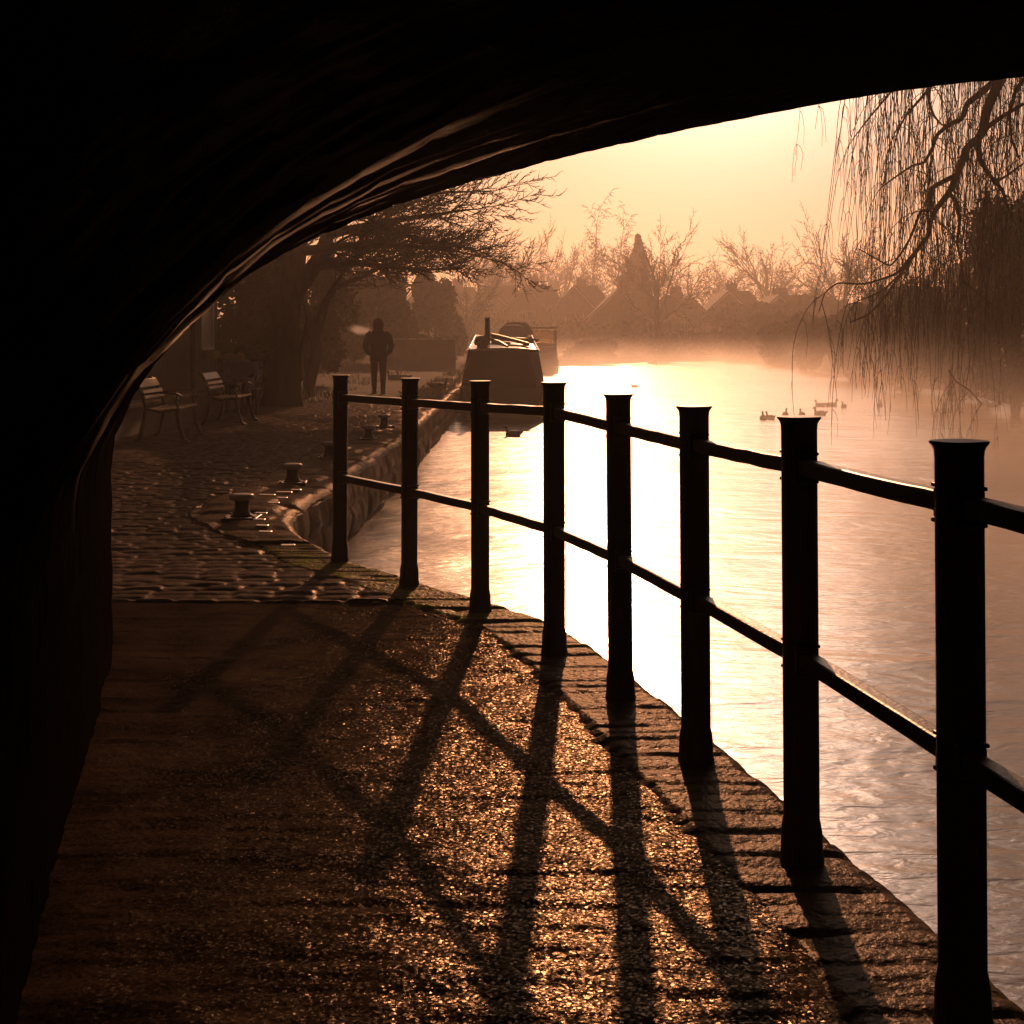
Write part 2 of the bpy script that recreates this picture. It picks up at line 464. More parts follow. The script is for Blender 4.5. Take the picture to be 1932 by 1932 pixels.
ww = np.concatenate([[0, .01, .03, .06], np.linspace(.09, .85, 32)])
D, W = np.meshgrid(d3, ww, indexing='ij')
jag = .05 * vnoise(D / .9, D * 0, 51) + .02 * vnoise(D * 5, D * 0, 53)
wsc = np.interp(D, [8.9, 10.6], [.5, 1.0])
X = edge_s(D) + jag - W * wsc - .03 * vnoise(D * 2.2, D * 0, 55) * (W > .5)
lip = -.06 * np.clip(1 - W / .12, 0, 1) ** 2
Z = h_slab(X, D) + lip + .008 - .035 * (W > .82)
gridmesh('coping_slabs', X, D, Z, M['kerb'])['kind'] = 'structure'

# cobbles outside the bridge
d4 = np.concatenate([np.arange(7.07, 15, .0155), np.arange(15, 30, .035)])
uu = np.concatenate([np.linspace(0, 1.6, 90), np.linspace(1.64, 4.6, 110)])
D, U = np.meshgrid(d4, uu, indexing='ij')
w0 = .36
s_ = np.clip(np.sqrt(1 + ((edge_s(D + .1) - edge_s(D - .1)) / .2) ** 2), 1, 1.8)
X = edge_s(D) - w0 * s_ - U
under = np.clip((.82 * np.interp(D, [8.9, 10.6], [.5, 1.0]) - .03 - (edge_s(D) - X)) / .04, 0, 1) * (D > 9.0)
gridmesh('cobbled_path', X, D, h_cobble(X, D) - .004 - .06 * under, M['cobble'])['kind'] = 'structure'

# canal side wall
d5 = np.concatenate([np.arange(-16, 2.4, .4), np.arange(2.4, 14, .03), np.arange(14, 30, .08), np.arange(30, 97, .5)])
zz = np.linspace(-.02, -1.5, 50)
D, ZZ = np.meshgrid(d5, zz, indexing='ij')
crs = setts(D, ZZ, .75, .27, .045, 61)
jag = np.where(D < 9, .012 * vnoise(D * 7, D * 0, 41) + .008 * vnoise(D * 23, D * 0, 43), .05 * vnoise(D / .9, D * 0, 51) + .02 * vnoise(D * 5, D * 0, 53))
X = edge_s(D) + jag * np.clip(1 + ZZ * 2, 0, 1) + crs * np.clip(-ZZ * 6, 0, 1) - .02 + .02 * fbm(D * 4, ZZ * 6, 63) * np.clip(-ZZ * 6, 0, 1)
wo = gridmesh('canal_wall', X, D, ZZ, M['wall'])
tag(wo, 'wet stone canal side wall below the cobbled towpath edge', 'wall')

# land with the canal cut into it
rd = np.array([-40, 0, 20, 33, 40, 50, 62, 83, 122, 140])
rx_ = np.array([12, 12, 11.4, 11.8, 13.1, 14.5, 15.4, 17, 18.2, 18.2])
gx = np.concatenate([np.arange(-170, -12, 8), np.arange(-12, 24, .35), np.arange(24, 171, 7)])
gy = np.concatenate([np.arange(-42, 5, 2), np.arange(5, 60, .4), np.arange(60, 135, .8), np.arange(135, 421, 9)])
Y, X = np.meshgrid(gy, gx, indexing='ij')
farline = np.interp(X, [-2, 3.3, 12, 18, 30], [95, 97, 116, 121, 122])
left = np.clip((edge_s(np.clip(Y, -30, 99)) - .18 - X) / .35, 0, 1)
right = np.clip((X - np.interp(Y, rd, rx_) - .35 * fbm(X * .5, Y * .5, 71)) / 1.6, 0, 1)
far = np.clip((Y - farline) / 1.5, 0, 1)
landL = -.07 + .10 * np.clip((Y - 30) / 4, 0, 1) + .25 * np.clip((-3.9 - X) / 3, 0, 1) * np.clip((Y - 27) / 4, 0, 1) + .05 * fbm(X * .6, Y * .6, 73) * np.clip((Y - 30) / 4, 0, 1)
landL = landL - .02 * (Y < 30)
landR = .25 + .3 * fbm(X * .3, Y * .3, 75)
landF = -.05 + .2 * fbm(X * .2, Y * .2, 77)
Z = -1.5 + 0 * X
Z = np.maximum(Z, -1.5 + (1.5 + landL) * left)
Z = np.maximum(Z, -1.5 + (1.5 + landR) * right)
Z = np.maximum(Z, -1.5 + (1.5 + landF) * far)
Z = np.where(Y < 7, np.where(X < -1.2, -.08, -1.5), Z)
gridmesh('ground', X, Y, Z, M['ground'])['kind'] = 'structure'
def ground_z(x, y):
    return -.0 if y < 30 else .03 + .25 * min(max((-3.9 - x) / 3, 0), 1)

mb = MB(); mb.v = [(-14, -41, WZ), (60, -41, WZ), (60, 130, WZ), (-14, 130, WZ)]; mb.f = [(0, 1, 2, 3)]
tag(mb.build('water', M['water']), kind='structure')

# grass tufts on the verge
mb = MB(); r = random.Random(3)
for i in range(9000):
    y = 29 + 45 * r.random() ** 1.6
    if r.random() < .6: x = -3.9 - 6 * r.random() ** 1.2
    else: x = -1.5 - .9 * r.random()
    if fbm(np.array(x * .9), np.array(y * .5), 5) < -.12: continue
    z = ground_z(x, y); h = .05 + .13 * r.random(); a = r.random() * 6.28; wd = .012
    n = len(mb.v); lx, ly = r.uniform(-.06, .06), r.uniform(-.06, .06)
    mb.v += [(x - wd * math.cos(a), y - wd * math.sin(a), z - .04), (x + wd * math.cos(a), y + wd * math.sin(a), z - .04), (x + lx, y + ly, z + h)]
    mb.f.append((n, n + 1, n + 2))
tag(mb.build('grass', M['grass']), kind='stuff')

# ---------------------------------------------------------------- bridge
sp = [(206, 830), (222, 800), (245, 752), (275, 702), (308, 662), (345, 621), (400, 567), (450, 527), (500, 495), (600, 441), (700, 400), (800, 366), (900, 338), (1000, 312), (1100, 287), (1200, 264), (1300, 243), (1400, 224), (1500, 205), (1600, 187), (1700, 171), (1800, 158), (1932, 145)]
prof = [(0.0, -.25), (0.0, .2), (0, .5)]
for px, py in sp:
    k = (px - 966) / 2700
    u = (k * 5.8 + 1.63) / (.977 - .215 * k)
    dd = 5.8 + .215 * u
    prof.append((max(u, 0), 1.3 - (py - 640) * dd / 2700))
prof += [(4.7, 2.585), (5.3, 2.61)]
half = prof[3:]
prof = prof + [(10.6 - u, z) for u, z in half[::-1][1:]] + [(10.6, .5), (10.6, -1.5)]
# resample
pa = np.array(prof); seg = np.hypot(*np.diff(pa, axis=0).T); L = np.concatenate([[0], np.cumsum(seg)])
ls = np.concatenate([np.arange(0, 7.5, .03), np.arange(7.5, L[-1], .12), [L[-1]]])
pu = np.interp(ls, L, pa[:, 0]); pz = np.interp(ls, L, pa[:, 1])
for _ in range(6):
    pu[1:-1] = (pu[:-2] + 2 * pu[1:-1] + pu[2:]) / 4; pz[1:-1] = (pz[:-2] + 2 * pz[1:-1] + pz[2:]) / 4
tu = np.gradient(pu, ls); tz = np.gradient(pz, ls)
nu, nz = tz, -tu      # inward (towards the opening)
nrm = np.hypot(nu, nz); nu /= nrm; nz /= nrm
tt = np.concatenate([np.arange(0, 4.4, .02), np.arange(4.4, 24.01, .4)])
T, LS = np.meshgrid(tt, ls, indexing='ij')
# rings worn into the stone, running round the vault
ring = .030 * vnoise(T * 2.6 + .35 * fbm(LS * .25, T * 0, 80), LS * .22, 81) + .016 * vnoise(T * 6.5 + .3 * fbm(LS * .5, T * 0, 84), LS * .4, 83) + .006 * fbm(T * 16, LS * 2.5, 85, 3)
ridge = 0 * T  # ridges placed where the painted light streaks lie
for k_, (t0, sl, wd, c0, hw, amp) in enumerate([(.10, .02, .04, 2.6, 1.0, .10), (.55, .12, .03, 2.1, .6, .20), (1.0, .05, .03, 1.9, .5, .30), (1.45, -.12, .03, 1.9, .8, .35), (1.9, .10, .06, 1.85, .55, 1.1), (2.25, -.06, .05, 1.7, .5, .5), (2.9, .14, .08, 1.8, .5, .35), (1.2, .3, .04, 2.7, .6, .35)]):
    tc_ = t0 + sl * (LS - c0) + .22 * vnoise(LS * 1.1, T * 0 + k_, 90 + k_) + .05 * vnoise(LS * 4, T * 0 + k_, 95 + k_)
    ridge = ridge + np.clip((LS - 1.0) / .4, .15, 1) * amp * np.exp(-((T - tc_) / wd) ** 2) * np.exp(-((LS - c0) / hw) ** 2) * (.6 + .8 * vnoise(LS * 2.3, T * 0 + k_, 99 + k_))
crs_ = setts(T, LS, .33, .17, .006, 87)
ring = ring * .55 + .025 * ridge + crs_ + .006 * fbm(T * 18, LS * 9, 89, 3) - .10 * np.clip(.05 - T, 0, 1)
Un = pu[None, :] + nu[None, :] * ring
Zn = pz[None, :] + nz[None, :] * ring
bx_, by_ = back(T)
XX = O[0] + Un * RX[0] - bx_
YY = O[1] + Un * RX[1] - by_
br = empty('stone_bridge', (-1.63, 5.8, 0), 'dark stone arch bridge over the canal and railed towpath', 'bridge')
def local(o, par):
    o.parent = par; o.matrix_parent_inverse = Matrix.Translation(par.location).inverted()
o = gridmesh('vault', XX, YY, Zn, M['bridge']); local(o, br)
lit_streak = ridge * np.clip(.30 + 2.6 * fbm(T * 16, LS * 2.6, 88, 4), 0, 1.3)  # mask of the painted highlights on the left haunch, broken by noise
at = o.data.attributes.new('lit_streak', 'FLOAT', 'POINT'); at.data.foreach_set('value', np.clip(lit_streak, 0, 1).ravel().astype(np.float32))
# outer faces and deck: fan from profile to a rectangle
def face(t, name):
    k = len(pu); us = np.linspace(-9, 19, k)
    m_ = MB()
    for i in range(k):
        x, y = O + pu[i] * RX - np.array(back(t)); m_.v.append((x, y, pz[i]))
    base = [(-9, -1.6), (-9, 4.7), (19, 4.7), (19, -1.6)]
    # strips: straight up from each profile point
    for i in range(k):
        x, y = O + pu[i] * RX - np.array(back(t)); m_.v.append((x, y, 4.7))
    for i in range(k - 1): m_.f.append((i, i + 1, k + i + 1, k + i))
    def wing(u0, u1):
        n = len(m_.v)
        for u, z in ((u0, -1.6), (u1, -1.6), (u1, 4.7), (u0, 4.7)):
            x, y = O + u * RX - np.array(back(t)); m_.v.append((x, y, z))
        m_.f.append((n, n + 1, n + 2, n + 3))
    wing(-9, 0); wing(10.6, 19)
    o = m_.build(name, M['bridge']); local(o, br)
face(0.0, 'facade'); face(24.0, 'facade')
m_ = MB()
for t in (-.06, 3.5, 24.06):
    for z in (4.705, 5.6):
        for u in (-9, 19):
            x, y = O + u * RX - np.array(back(t)); m_.v.append((x, y, z))
m_.f = [(0, 1, 3, 2), (8, 10, 11, 9)]
for q_ in (0, 4): m_.f += [(q_, q_ + 4, q_ + 5, q_ + 1), (q_ + 2, q_ + 3, q_ + 7, q_ + 6), (q_, q_ + 2, q_ + 6, q_ + 4), (q_ + 1, q_ + 5, q_ + 7, q_ + 3)]
local(m_.build('parapet', M['bridge']), br)
for u in (-9, 19):   # end walls of the abutments
    m_ = MB(); n = 0
    for t in (0, 3.5, 24):
        for z in (-1.6, 4.7):
            x, y = O + u * RX - np.array(back(t)); m_.v.append((x, y, z))
    m_.f += [(0, 2, 3, 1), (2, 4, 5, 3)]
    local(m_.build('abutment', M['bridge']), br)

# ---------------------------------------------------------------- railing
posts = [(642.5, 641, 708, 1060), (773.7, 772, 714, 1105), (905.7, 906, 719, 1157), (1044.9, 1046, 722, 1236), (1165.6, 1171, 744, 1323), (1308.6, 1313.5, 767, 1443), (1506.7, 1513, 787, 1630), (1808, 1817, 833, 1945)]
rail = empty('iron_railing', (0, 6, 0), 'black iron railing of eight capped posts and two rails along the canal edge', 'railing')
PP = []
for xt, xb, yt, yb in posts:
    b = GP(xb, yb); t = PT(xt, yt, b.y); PP.append((b, t))
# two more, beside and behind the viewer
def post_mesh(hh, w=.0405):
    m_ = MB()
    pr = [(-.03, .050), (.02, .050), (.03, .0475), (.085, .046), (.11, .042), (.115, w), (hh - .030, w), (hh - .016, w * 1.03), (hh - .009, w * 1.10), (hh - .004, w * 1.2), (hh, w * 1.23), (hh + .002, w * 1.18)]
    m_.loft([(0, 0, z, r_, r_) for z, r_ in pr], sides=24, sq=3.0)
    return m_
rr = random.Random(5)
for (b, t) in PP:
    hh = t.z
    o = post_mesh(hh).build('post', M['iron'], rail, smooth=False, bevel=0)
    for p_ in o.data.polygons: p_.use_smooth = len(p_.vertices) == 4
    o.location = b - rail.location; o.rotation_euler = (0, math.atan2(t.x - b.x, hh), rr.uniform(-.1, .1) + math.atan2(.3, .8))
# rails follow the posts
def railpt(i, fr):
    b, t = PP[i]; return b + (t - b) * fr
extra_b = PP[7][0] + (PP[7][0] - PP[6][0]) * .98
extra_t = PP[7][1] + (PP[7][1] - PP[6][1]) * .98
PP.append((extra_b, extra_t)); PP.append((extra_b + (PP[7][0] - PP[6][0]) * .98, extra_t + (PP[7][1] - PP[6][1]) * .98))
for i_ in (8, 9):
    b, t = PP[i_]; o = post_mesh(t.z).build('post', M['iron'], rail); o.location = b - rail.location
for zf in (.885, .465):
    for i in range(len(PP) - 1):
        f_ = [.881, .884, .887, .893, .893, .893, .89, .893, .893, .893] if zf > .6 else [.453, .455, .455, .46, .465, .465, .465, .465, .465, .465]
        a, b = railpt(i, f_[i]), railpt(i + 1, f_[i + 1])
        pts = []
        for k in range(9):
            q = a.lerp(b, k / 8) - rail.location
            q.z += rr.uniform(-.0012, .0012)
            pts.append(q)
        o = MB().tube(pts, .0285, sides=4).build('rail', M['iron'], rail, bevel=.006)
    for i in range(len(PP)):
        q = railpt(i, f_[i]) - rail.location
        m_ = MB()
        nx_ = PP[min(i + 1, len(PP) - 1)][0] - PP[max(i - 1, 0)][0]; ang = math.atan2(nx_.y, nx_.x)
        m_.box(q, (.098, .058, .056), rz=ang)
        m_.box(q + Vector((0, 0, .034)), (.112, .062, .008), rz=ang); m_.box(q - Vector((0, 0, .034)), (.112, .062, .008), rz=ang)
        m_.build('collar', M['iron'], rail, bevel=.003)

# ---------------------------------------------------------------- bollards
bl = []
def bollard_proto():
    e = empty('mooring_bollard', (0, 0, 0), None, 'bollard', 'mooring bollards along the canal edge')
    m_ = MB().box((0, 0, .012), (.25, .25, .03)); m_.build('base_plate', M['iron'], e, bevel=.006)
    m_ = MB().loft([(0, 0, z, r_, r_) for z, r_ in ((.026, .085), (.04, .068), (.06, .055), (.10, .050), (.13, .053), (.146, .068))], sides=24)
    m_.build('stem', M['iron'], e, smooth=True)
    m_ = MB().loft([(0, 0, z, r_, r_) for z, r_ in ((.142, .070), (.148, .086), (.158, .090), (.172, .089), (.182, .082), (.187, .060), (.188, .01))], sides=28)
    m_.build('cap', M['iron_white'], e, smooth=True)
    for sx in (-1, 1):
        for sy in (-1, 1):
            MB().loft([(sx * .1, sy * .1, z, .012, .012) for z in (.027, .037)], sides=6).build('bolt', M['iron'], e)
    return e
bp_ = bollard_proto()
BL = [(456.4, 984, 'nearest white-capped mooring bollard beside the kerb corner'),
      (552, 916.6, 'white-capped mooring bollard second from the bridge'),
      (622, 868, 'mooring bollard half hidden by the farthest railing post'),
      (696, 832, 'white-capped mooring bollard between the first two railing posts, nearer one'),
      (725, 808, 'farthest white-capped mooring bollard before the moored boat')]
for i, (px, py, lb) in enumerate(BL):
    o = bp_ if i == 0 else copy_tree(bp_)
    o['label'] = lb
    g = GP(px, py); o.location = (g.x, g.y, .012); o.rotation_euler.z = .1 * i
# worn plates let into the slabs
PL = [((915, 685), 'long'), ((1000, 671), 'long'), ((1060, 659), 's'), ((990, 700), 's'), ((948, 726), 's'), ((885, 779), 's'), ((875, 812), 's'), ((890, 843), 's'), ((1020, 945), 'l'), ((905, 875), 's')]
PLl = ['pale iron cramp beyond the nearest bollard, one of a pair in line', 'pale iron cramp in the slabs, right one of the long pair', 'small pale iron cramp farthest from the bridge', 'small pale iron cramp between long cramps and nearest bollard', 'pale iron cramp just behind the nearest bollard', 'pale iron cramp right beside the foot of the nearest bollard', 'bright iron cramp touching the base plate of the nearest bollard', 'iron cramp in the slab just before the nearest bollard', 'slanting pale cramp nearest the farthest railing post foot', 'faint iron cramp at the end of the wet slab joint']
for ((cx, cy), k), lb in zip(PL, PLl):
    px, py = (cx / 2.147 + 200) / 1.2423, (cy / 2.147 + 850) / 1.2423
    g = GP(px, py)
    o = MB().box((0, 0, 0), (.085 if k != 'long' else .13, .05, .008)).build('iron_cramp', M['plate'], bevel=.002)
    o.location = (g.x, g.y, .032); o.rotation_euler = (.03, .02, .25 if k == 'l' else 0)
    tag(o, lb, 'cramp', 'iron cramps set in the coping slabs')

# ---------------------------------------------------------------- benches
def bench_proto(L=1.15):
    # local: bench runs along y, faces +x, origin under the middle
    e = empty('park_bench', (0, 0, 0), None, 'bench', 'slatted benches beside the towpath')
    for k, y in enumerate((-L / 2, L / 2)):
        m_ = MB()
        m_.tube([(-.30, y, 0), (-.25, y, .06), (-.20, y, .25), (-.17, y, .42)], [.03, .026, .028, .028], 8)
        m_.tube([(.36, y, 0), (.30, y, .04), (.25, y, .20), (.22, y, .36), (.24, y, .44)], [.032, .026, .026, .028, .028], 8)
        m_.tube([(-.17, y, .42), (.0, y, .385), (.24, y, .41)], .020, 8)
        m_.build('leg', M['iron'], e, smooth=True)
        m_ = MB().tube([(-.17, y, .40), (-.21, y, .55), (-.27, y, .70), (-.34, y, .80)], [.018, .016, .014, .012], 8)
        m_.build('back_frame', M['iron'], e, smooth=True)
        m_ = MB().tube([(-.23, y, .60), (0, y, .63), (.20, y, .62), (.27, y, .58), (.26, y, .53), (.22, y, .545)], .016, 8)
        m_.tube([(.22, y, .60), (.20, y, .5), (.24, y, .42)], .013, 8)
        m_.build('armrest', M['iron'], e, smooth=True)
    m_ = MB()
    for k in range(6): m_.box((-.13 + k * .072, 0, .415 - .012 * math.sin(k)), (.058, L + .02, .022))
    m_.build('seat', M['wood'], e, bevel=.004)
    m_ = MB()
    for x, z, a in ((-.215, .60, -.30), (-.285, .735, -.55)):
        m_.box((x + .018, 0, z), (.020, L + .02, .115), ry=a)
    m_.build('backrest', M['wood'], e, bevel=.004)
    return e
b1 = bench_proto()
b1.location = (-4.45, 18.55, .0); b1.rotation_euler.z = .04
b1['label'] = 'nearer slatted bench by the tunnel mouth, facing the canal'
b2 = copy_tree(b1); b2.location = (-4.38, 22.1, .0); b2.rotation_euler.z = .02
b2['label'] = 'second slatted bench, just in front of the seated person'
# tall slatted chair facing the bridge
ch = empty('slatted_chair', (-4.72, 24.9, 0), 'tall slatted chair behind the second bench with a person sitting on it', 'chair')
for sx in (-1, 1):
    MB().tube([(sx * .31, .22, 0), (sx * .31, .20, .42), (sx * .31, .26, .80), (sx * .30, .30, 1.06), (sx * .27, .31, 1.10), (sx * .25, .29, 1.07)], .014, 8).build('back_frame', M['iron'], ch, smooth=True)
    MB().tube([(sx * .31, -.26, 0), (sx * .31, -.22, .25), (sx * .31, -.24, .44)], .018, 8).build('leg', M['iron'], ch, smooth=True)
    MB().tube([(sx * .31, .22, .66), (sx * .31, -.1, .67), (sx * .31, -.27, .63), (sx * .31, -.25, .45)], .015, 8).build('armrest', M['iron'], ch, smooth=True)
m_ = MB()
for k in range(5): m_.box((0, -.2 + k * .09, .44), (.64, .07, .022))
m_.build('seat', M['wood'], ch, bevel=.004)
m_ = MB()
for z, y in ((1.0, .285), (.86, .265), (.72, .245), (.58, .225)): m_.box((0, y - .02, z), (.68, .018, .10), rx=-.2)
m_.build('backrest', M['wood'], ch, bevel=.004)

def skin_body(name, verts, edges, radii, m, parent=None, root=0, sub=2):
    me = bpy.data.meshes.new(name); me.from_pydata(verts, edges, []); me.update()
    o = bpy.data.objects.new(name, me); sc.collection.objects.link(o)
    if parent: o.parent = parent
    sk = o.modifiers.new('skin', 'SKIN'); sk.use_smooth_shade = True
    for i, r_ in enumerate(radii):
        v = me.skin_vertices[0].data[i]
        v.radius = r_ if hasattr(r_, '__len__') else (r_, r_)
        v.use_root = (i == root)
    s = o.modifiers.new('sub', 'SUBSURF'); s.levels = sub; s.render_levels = sub
    me.materials.append(m)
    return o
# seated person (faces -y, towards the bridge)
sp_ = empty('person', (-4.72, 24.9, 0), 'person in a blue-grey coat slumped on the tall slatted chair', 'person')
V = [(0, .06, .50), (0, .10, .70), (0, .07, .88), (0, .03, .96), (0, 0, 1.02), (0, -.02, 1.12),
     (-.11, -.02, .50), (-.14, -.38, .50), (-.15, -.42, .12), (-.15, -.52, .05),
     (.11, -.02, .50), (.14, -.38, .50), (.15, -.42, .12), (.15, -.52, .05),
     (-.19, .06, .86), (-.25, -.02, .66), (-.12, -.24, .60), (-.05, -.28, .60),
     (.19, .06, .86), (.25, -.02, .66), (.12, -.24, .60), (.05, -.28, .60)]
E = [(0,1),(1,2),(2,3),(3,4),(4,5),(0,6),(6,7),(7,8),(8,9),(0,10),(10,11),(11,12),(12,13),(2,14),(14,15),(15,16),(16,17),(2,18),(18,19),(19,20),(20,21)]
R = [(.15,.11),(.15,.11),(.14,.10),.055,.075,.07,.085,.065,.045,.04,.085,.065,.045,.04,.06,.045,.035,.03,.06,.045,.035,.03]
skin_body('body', V, E, R, M['trouser'], sp_)
m_ = MB().loft([(0, .04, .44, .26, .22), (0, .06, .55, .24, .19), (0, .09, .70, .22, .16), (0, .08, .82, .23, .14), (0, .06, .90, .20, .12), (0, .04, .95, .10, .09)], 24, sq=2.3)
for s in (-1, 1):
    m_.tube([(s * .19, .07, .87), (s * .27, .0, .66), (s * .24, -.14, .57), (s * .08, -.30, .60)], [.085, .075, .065, .05], 14)
m_.build('coat', M['bluecoat'], sp_, smooth=True)
m_ = MB().sphere((0, 0, 1.05), .105, 18, 12, (.92, 1.05, 1.12)); m_.build('head', M['skin'], sp_, smooth=True)
m_ = MB().sphere((0, .02, 1.085), .125, 18, 12, (.95, 1.05, 1.05)); m_.build('hat', M['coat'], sp_, smooth=True)

# walking person, seen from behind (faces +y), hands in pockets, hood up
wp = GP(714, 745); 
wk = empty('person', (wp.x, wp.y, .03), 'person in a dark hooded jacket walking away along the towpath', 'person', rz=.06)
V = [(0, 0, .92), (0, -.01, 1.12), (0, 0, 1.34), (0, .01, 1.47), (0, .03, 1.56), (0, .04, 1.68),
     (-.09, .0, .86), (-.10, .08, .48), (-.10, .06, .09), (-.11, .20, .04),
     (.09, .0, .86), (.11, -.02, .48), (.11, -.20, .10), (.11, -.10, .035),
     (-.20, 0, 1.38), (-.30, -.06, 1.12), (-.20, .08, .93),
     (.20, 0, 1.38), (.30, -.06, 1.12), (.20, .08, .93)]
E = [(0,1),(1,2),(2,3),(3,4),(4,5),(0,6),(6,7),(7,8),(8,9),(0,10),(10,11),(11,12),(12,13),(2,14),(14,15),(15,16),(2,17),(17,18),(18,19)]
R = [(.15,.11),(.15,.11),(.16,.11),.06,.085,.08,.11,.082,.062,.05,.11,.082,.062,.05,.06,.045,.04,.06,.045,.04]
skin_body('body', V, E, R, M['trouser'], wk)
m_ = MB().loft([(0, 0, .74, .205, .14), (0, 0, .86, .20, .145), (0, 0, .98, .19, .14), (0, -.01, 1.12, .20, .145), (0, -.01, 1.28, .225, .145), (0, 0, 1.38, .22, .13), (0, .01, 1.46, .14, .11), (0, .02, 1.51, .09, .09)], 28, sq=2.4)
m_.build('jacket', M['coat'], wk, smooth=True)
m_ = MB()
for s in (-1, 1):
    m_.tube([(s * .16, 0, 1.42), (s * .235, -.02, 1.34), (s * .30, -.06, 1.12), (s * .27, .0, 1.0), (s * .18, .09, .92)], [.075, .085, .075, .065, .055], 16)
m_.build('sleeves', M['coat'], wk, smooth=True)
m_ = MB().loft([(0, .0, 1.44, .10, .10), (0, .01, 1.50, .105, .115), (0, .02, 1.58, .125, .14), (0, .03, 1.67, .12, .135), (0, .03, 1.73, .085, .10), (0, .02, 1.765, .03, .04)], 22)
m_.build('hood', M['coat'], wk, smooth=True)
m_ = MB()
m_.loft([(-.10, .09, -.01, .055, .13), (-.10, .09, .04, .055, .13), (-.10, .07, .09, .05, .08), (-.10, .06, .12, .05, .06)], 16)
m_.loft([(.11, -.14, .0, .055, .12), (.11, -.14, .05, .055, .12), (.11, -.18, .10, .05, .07), (.11, -.18, .13, .05, .06)], 16)
m_.build('shoes', M['coat'], wk, smooth=True)

# ---------------------------------------------------------------- volumes
def vol_mat(name, dens, col, aniso, falloff=None):
    m = bpy.data.materials.new(name); m.use_nodes = True
    n = m.node_tree.nodes; l = m.node_tree.links
    n.remove(n['Principled BSDF'])
    pv = n.new('ShaderNodeVolumePrincipled')
    pv.inputs['Color'].default_value = (*col, 1); pv.inputs['Density'].default_value = dens; pv.inputs['Anisotropy'].default_value = aniso
    l.new(pv.outputs[0], n['Material Output'].inputs['Volume'])
    return m, pv
hz = MB().box((0, 185, 11), (360, 480, 28.5)).build('haze', vol_mat('haze_air', .00115, (1.0, .92, .84), .6)[0])
tag(hz, kind='stuff')
# breath of the walking person
m, pv = vol_mat('breath_vapour', 1, (1, 1, 1), .5)
n = m.node_tree.nodes; l = m.node_tree.links
tc = n.new('ShaderNodeTexCoord'); mp = n.new('ShaderNodeMapping'); mp.inputs['Location'].default_value = (-.5, -.5, -.5)
l.new(tc.outputs['Generated'], mp.inputs[0])
ln = n.new('ShaderNodeVectorMath'); ln.operation = 'LENGTH'; l.new(mp.outputs[0], ln.inputs[0])
t = n.new('ShaderNodeTexNoise'); t.inputs['Scale'].default_value = 3.5; l.new(tc.outputs['Generated'], t.inputs[0])
ad = n.new('ShaderNodeMath'); ad.operation = 'MULTIPLY_ADD'; ad.inputs[1].default_value = .5; l.new(t.outputs[0], ad.inputs[0]); l.new(ln.outputs['Value'], ad.inputs[2])
mr = n.new('ShaderNodeMapRange'); mr.inputs['From Min'].default_value = .72; mr.inputs['From Max'].default_value = .45; mr.inputs['To Max'].default_value = .9
l.new(ad.outputs[0], mr.inputs[0]); l.new(mr.outputs[0], pv.inputs['Density'])
bc = PT(680, 623, wp.y + .3)
o = MB().sphere((0, 0, 0), 1, 16, 10, (.36, .25, .14)).build('breath_vapour', m); o.location = bc; o.rotation_euler = (0, .15, 0)
tag(o, 'pale cloud of breath left of the walking person head', 'breath')
# mist on the water
m, pv = vol_mat('mist_air', 1, (1, .95, .9), .6)
n = m.node_tree.nodes; l = m.node_tree.links
tc = n.new('ShaderNodeTexCoord'); sp2 = n.new('ShaderNodeSeparateXYZ'); l.new(tc.outputs['Generated'], sp2.inputs[0])
t = n.new('ShaderNodeTexNoise'); t.inputs['Scale'].default_value = .16; t.inputs['Detail'].default_value = 2
mp = n.new('ShaderNodeMapping'); mp.inputs['Scale'].default_value = (1, .8, 1.5); l.new(tc.outputs['Object'], mp.inputs[0]); l.new(mp.outputs[0], t.inputs[0])
mr = n.new('ShaderNodeMapRange'); mr.inputs['From Min'].default_value = .38; mr.inputs['From Max'].default_value = .72; mr.inputs['To Max'].default_value = .055
l.new(t.outputs[0], mr.inputs[0])
inv = n.new('ShaderNodeMath'); inv.operation = 'SUBTRACT'; inv.inputs[0].default_value = 1; l.new(sp2.outputs['Z'], inv.inputs[1])
pw = n.new('ShaderNodeMath'); pw.operation = 'POWER'; pw.inputs[1].default_value = 2; l.new(inv.outputs[0], pw.inputs[0])
mu = n.new('ShaderNodeMath'); mu.operation = 'MULTIPLY'; l.new(mr.outputs[0], mu.inputs[0]); l.new(pw.outputs[0], mu.inputs[1])
l.new(mu.outputs[0], pv.inputs['Density'])
o = MB().box((0, 0, 0), (20, 112, 2.2)).build('mist', m); o.location = (11.2, 64, WZ + 1.14)
tag(o, kind='stuff')

# ---------------------------------------------------------------- building, low wall
bd = empty('brick_building', (-5.6, 20, 0), 'dark brick building with a tall window beside the towpath benches', 'building')
x0, y0, y1 = -5.6, 9.0, 27.2
m_ = MB()
def bq(m_, x, ya, yb, za, zb, th=.0): m_.box((x, (ya + yb) / 2 - 20, (za + zb) / 2), (.3, yb - ya, zb - za))
wy0, wy1, wz0, wz1 = 25.7, 26.75, 1.10, 2.65
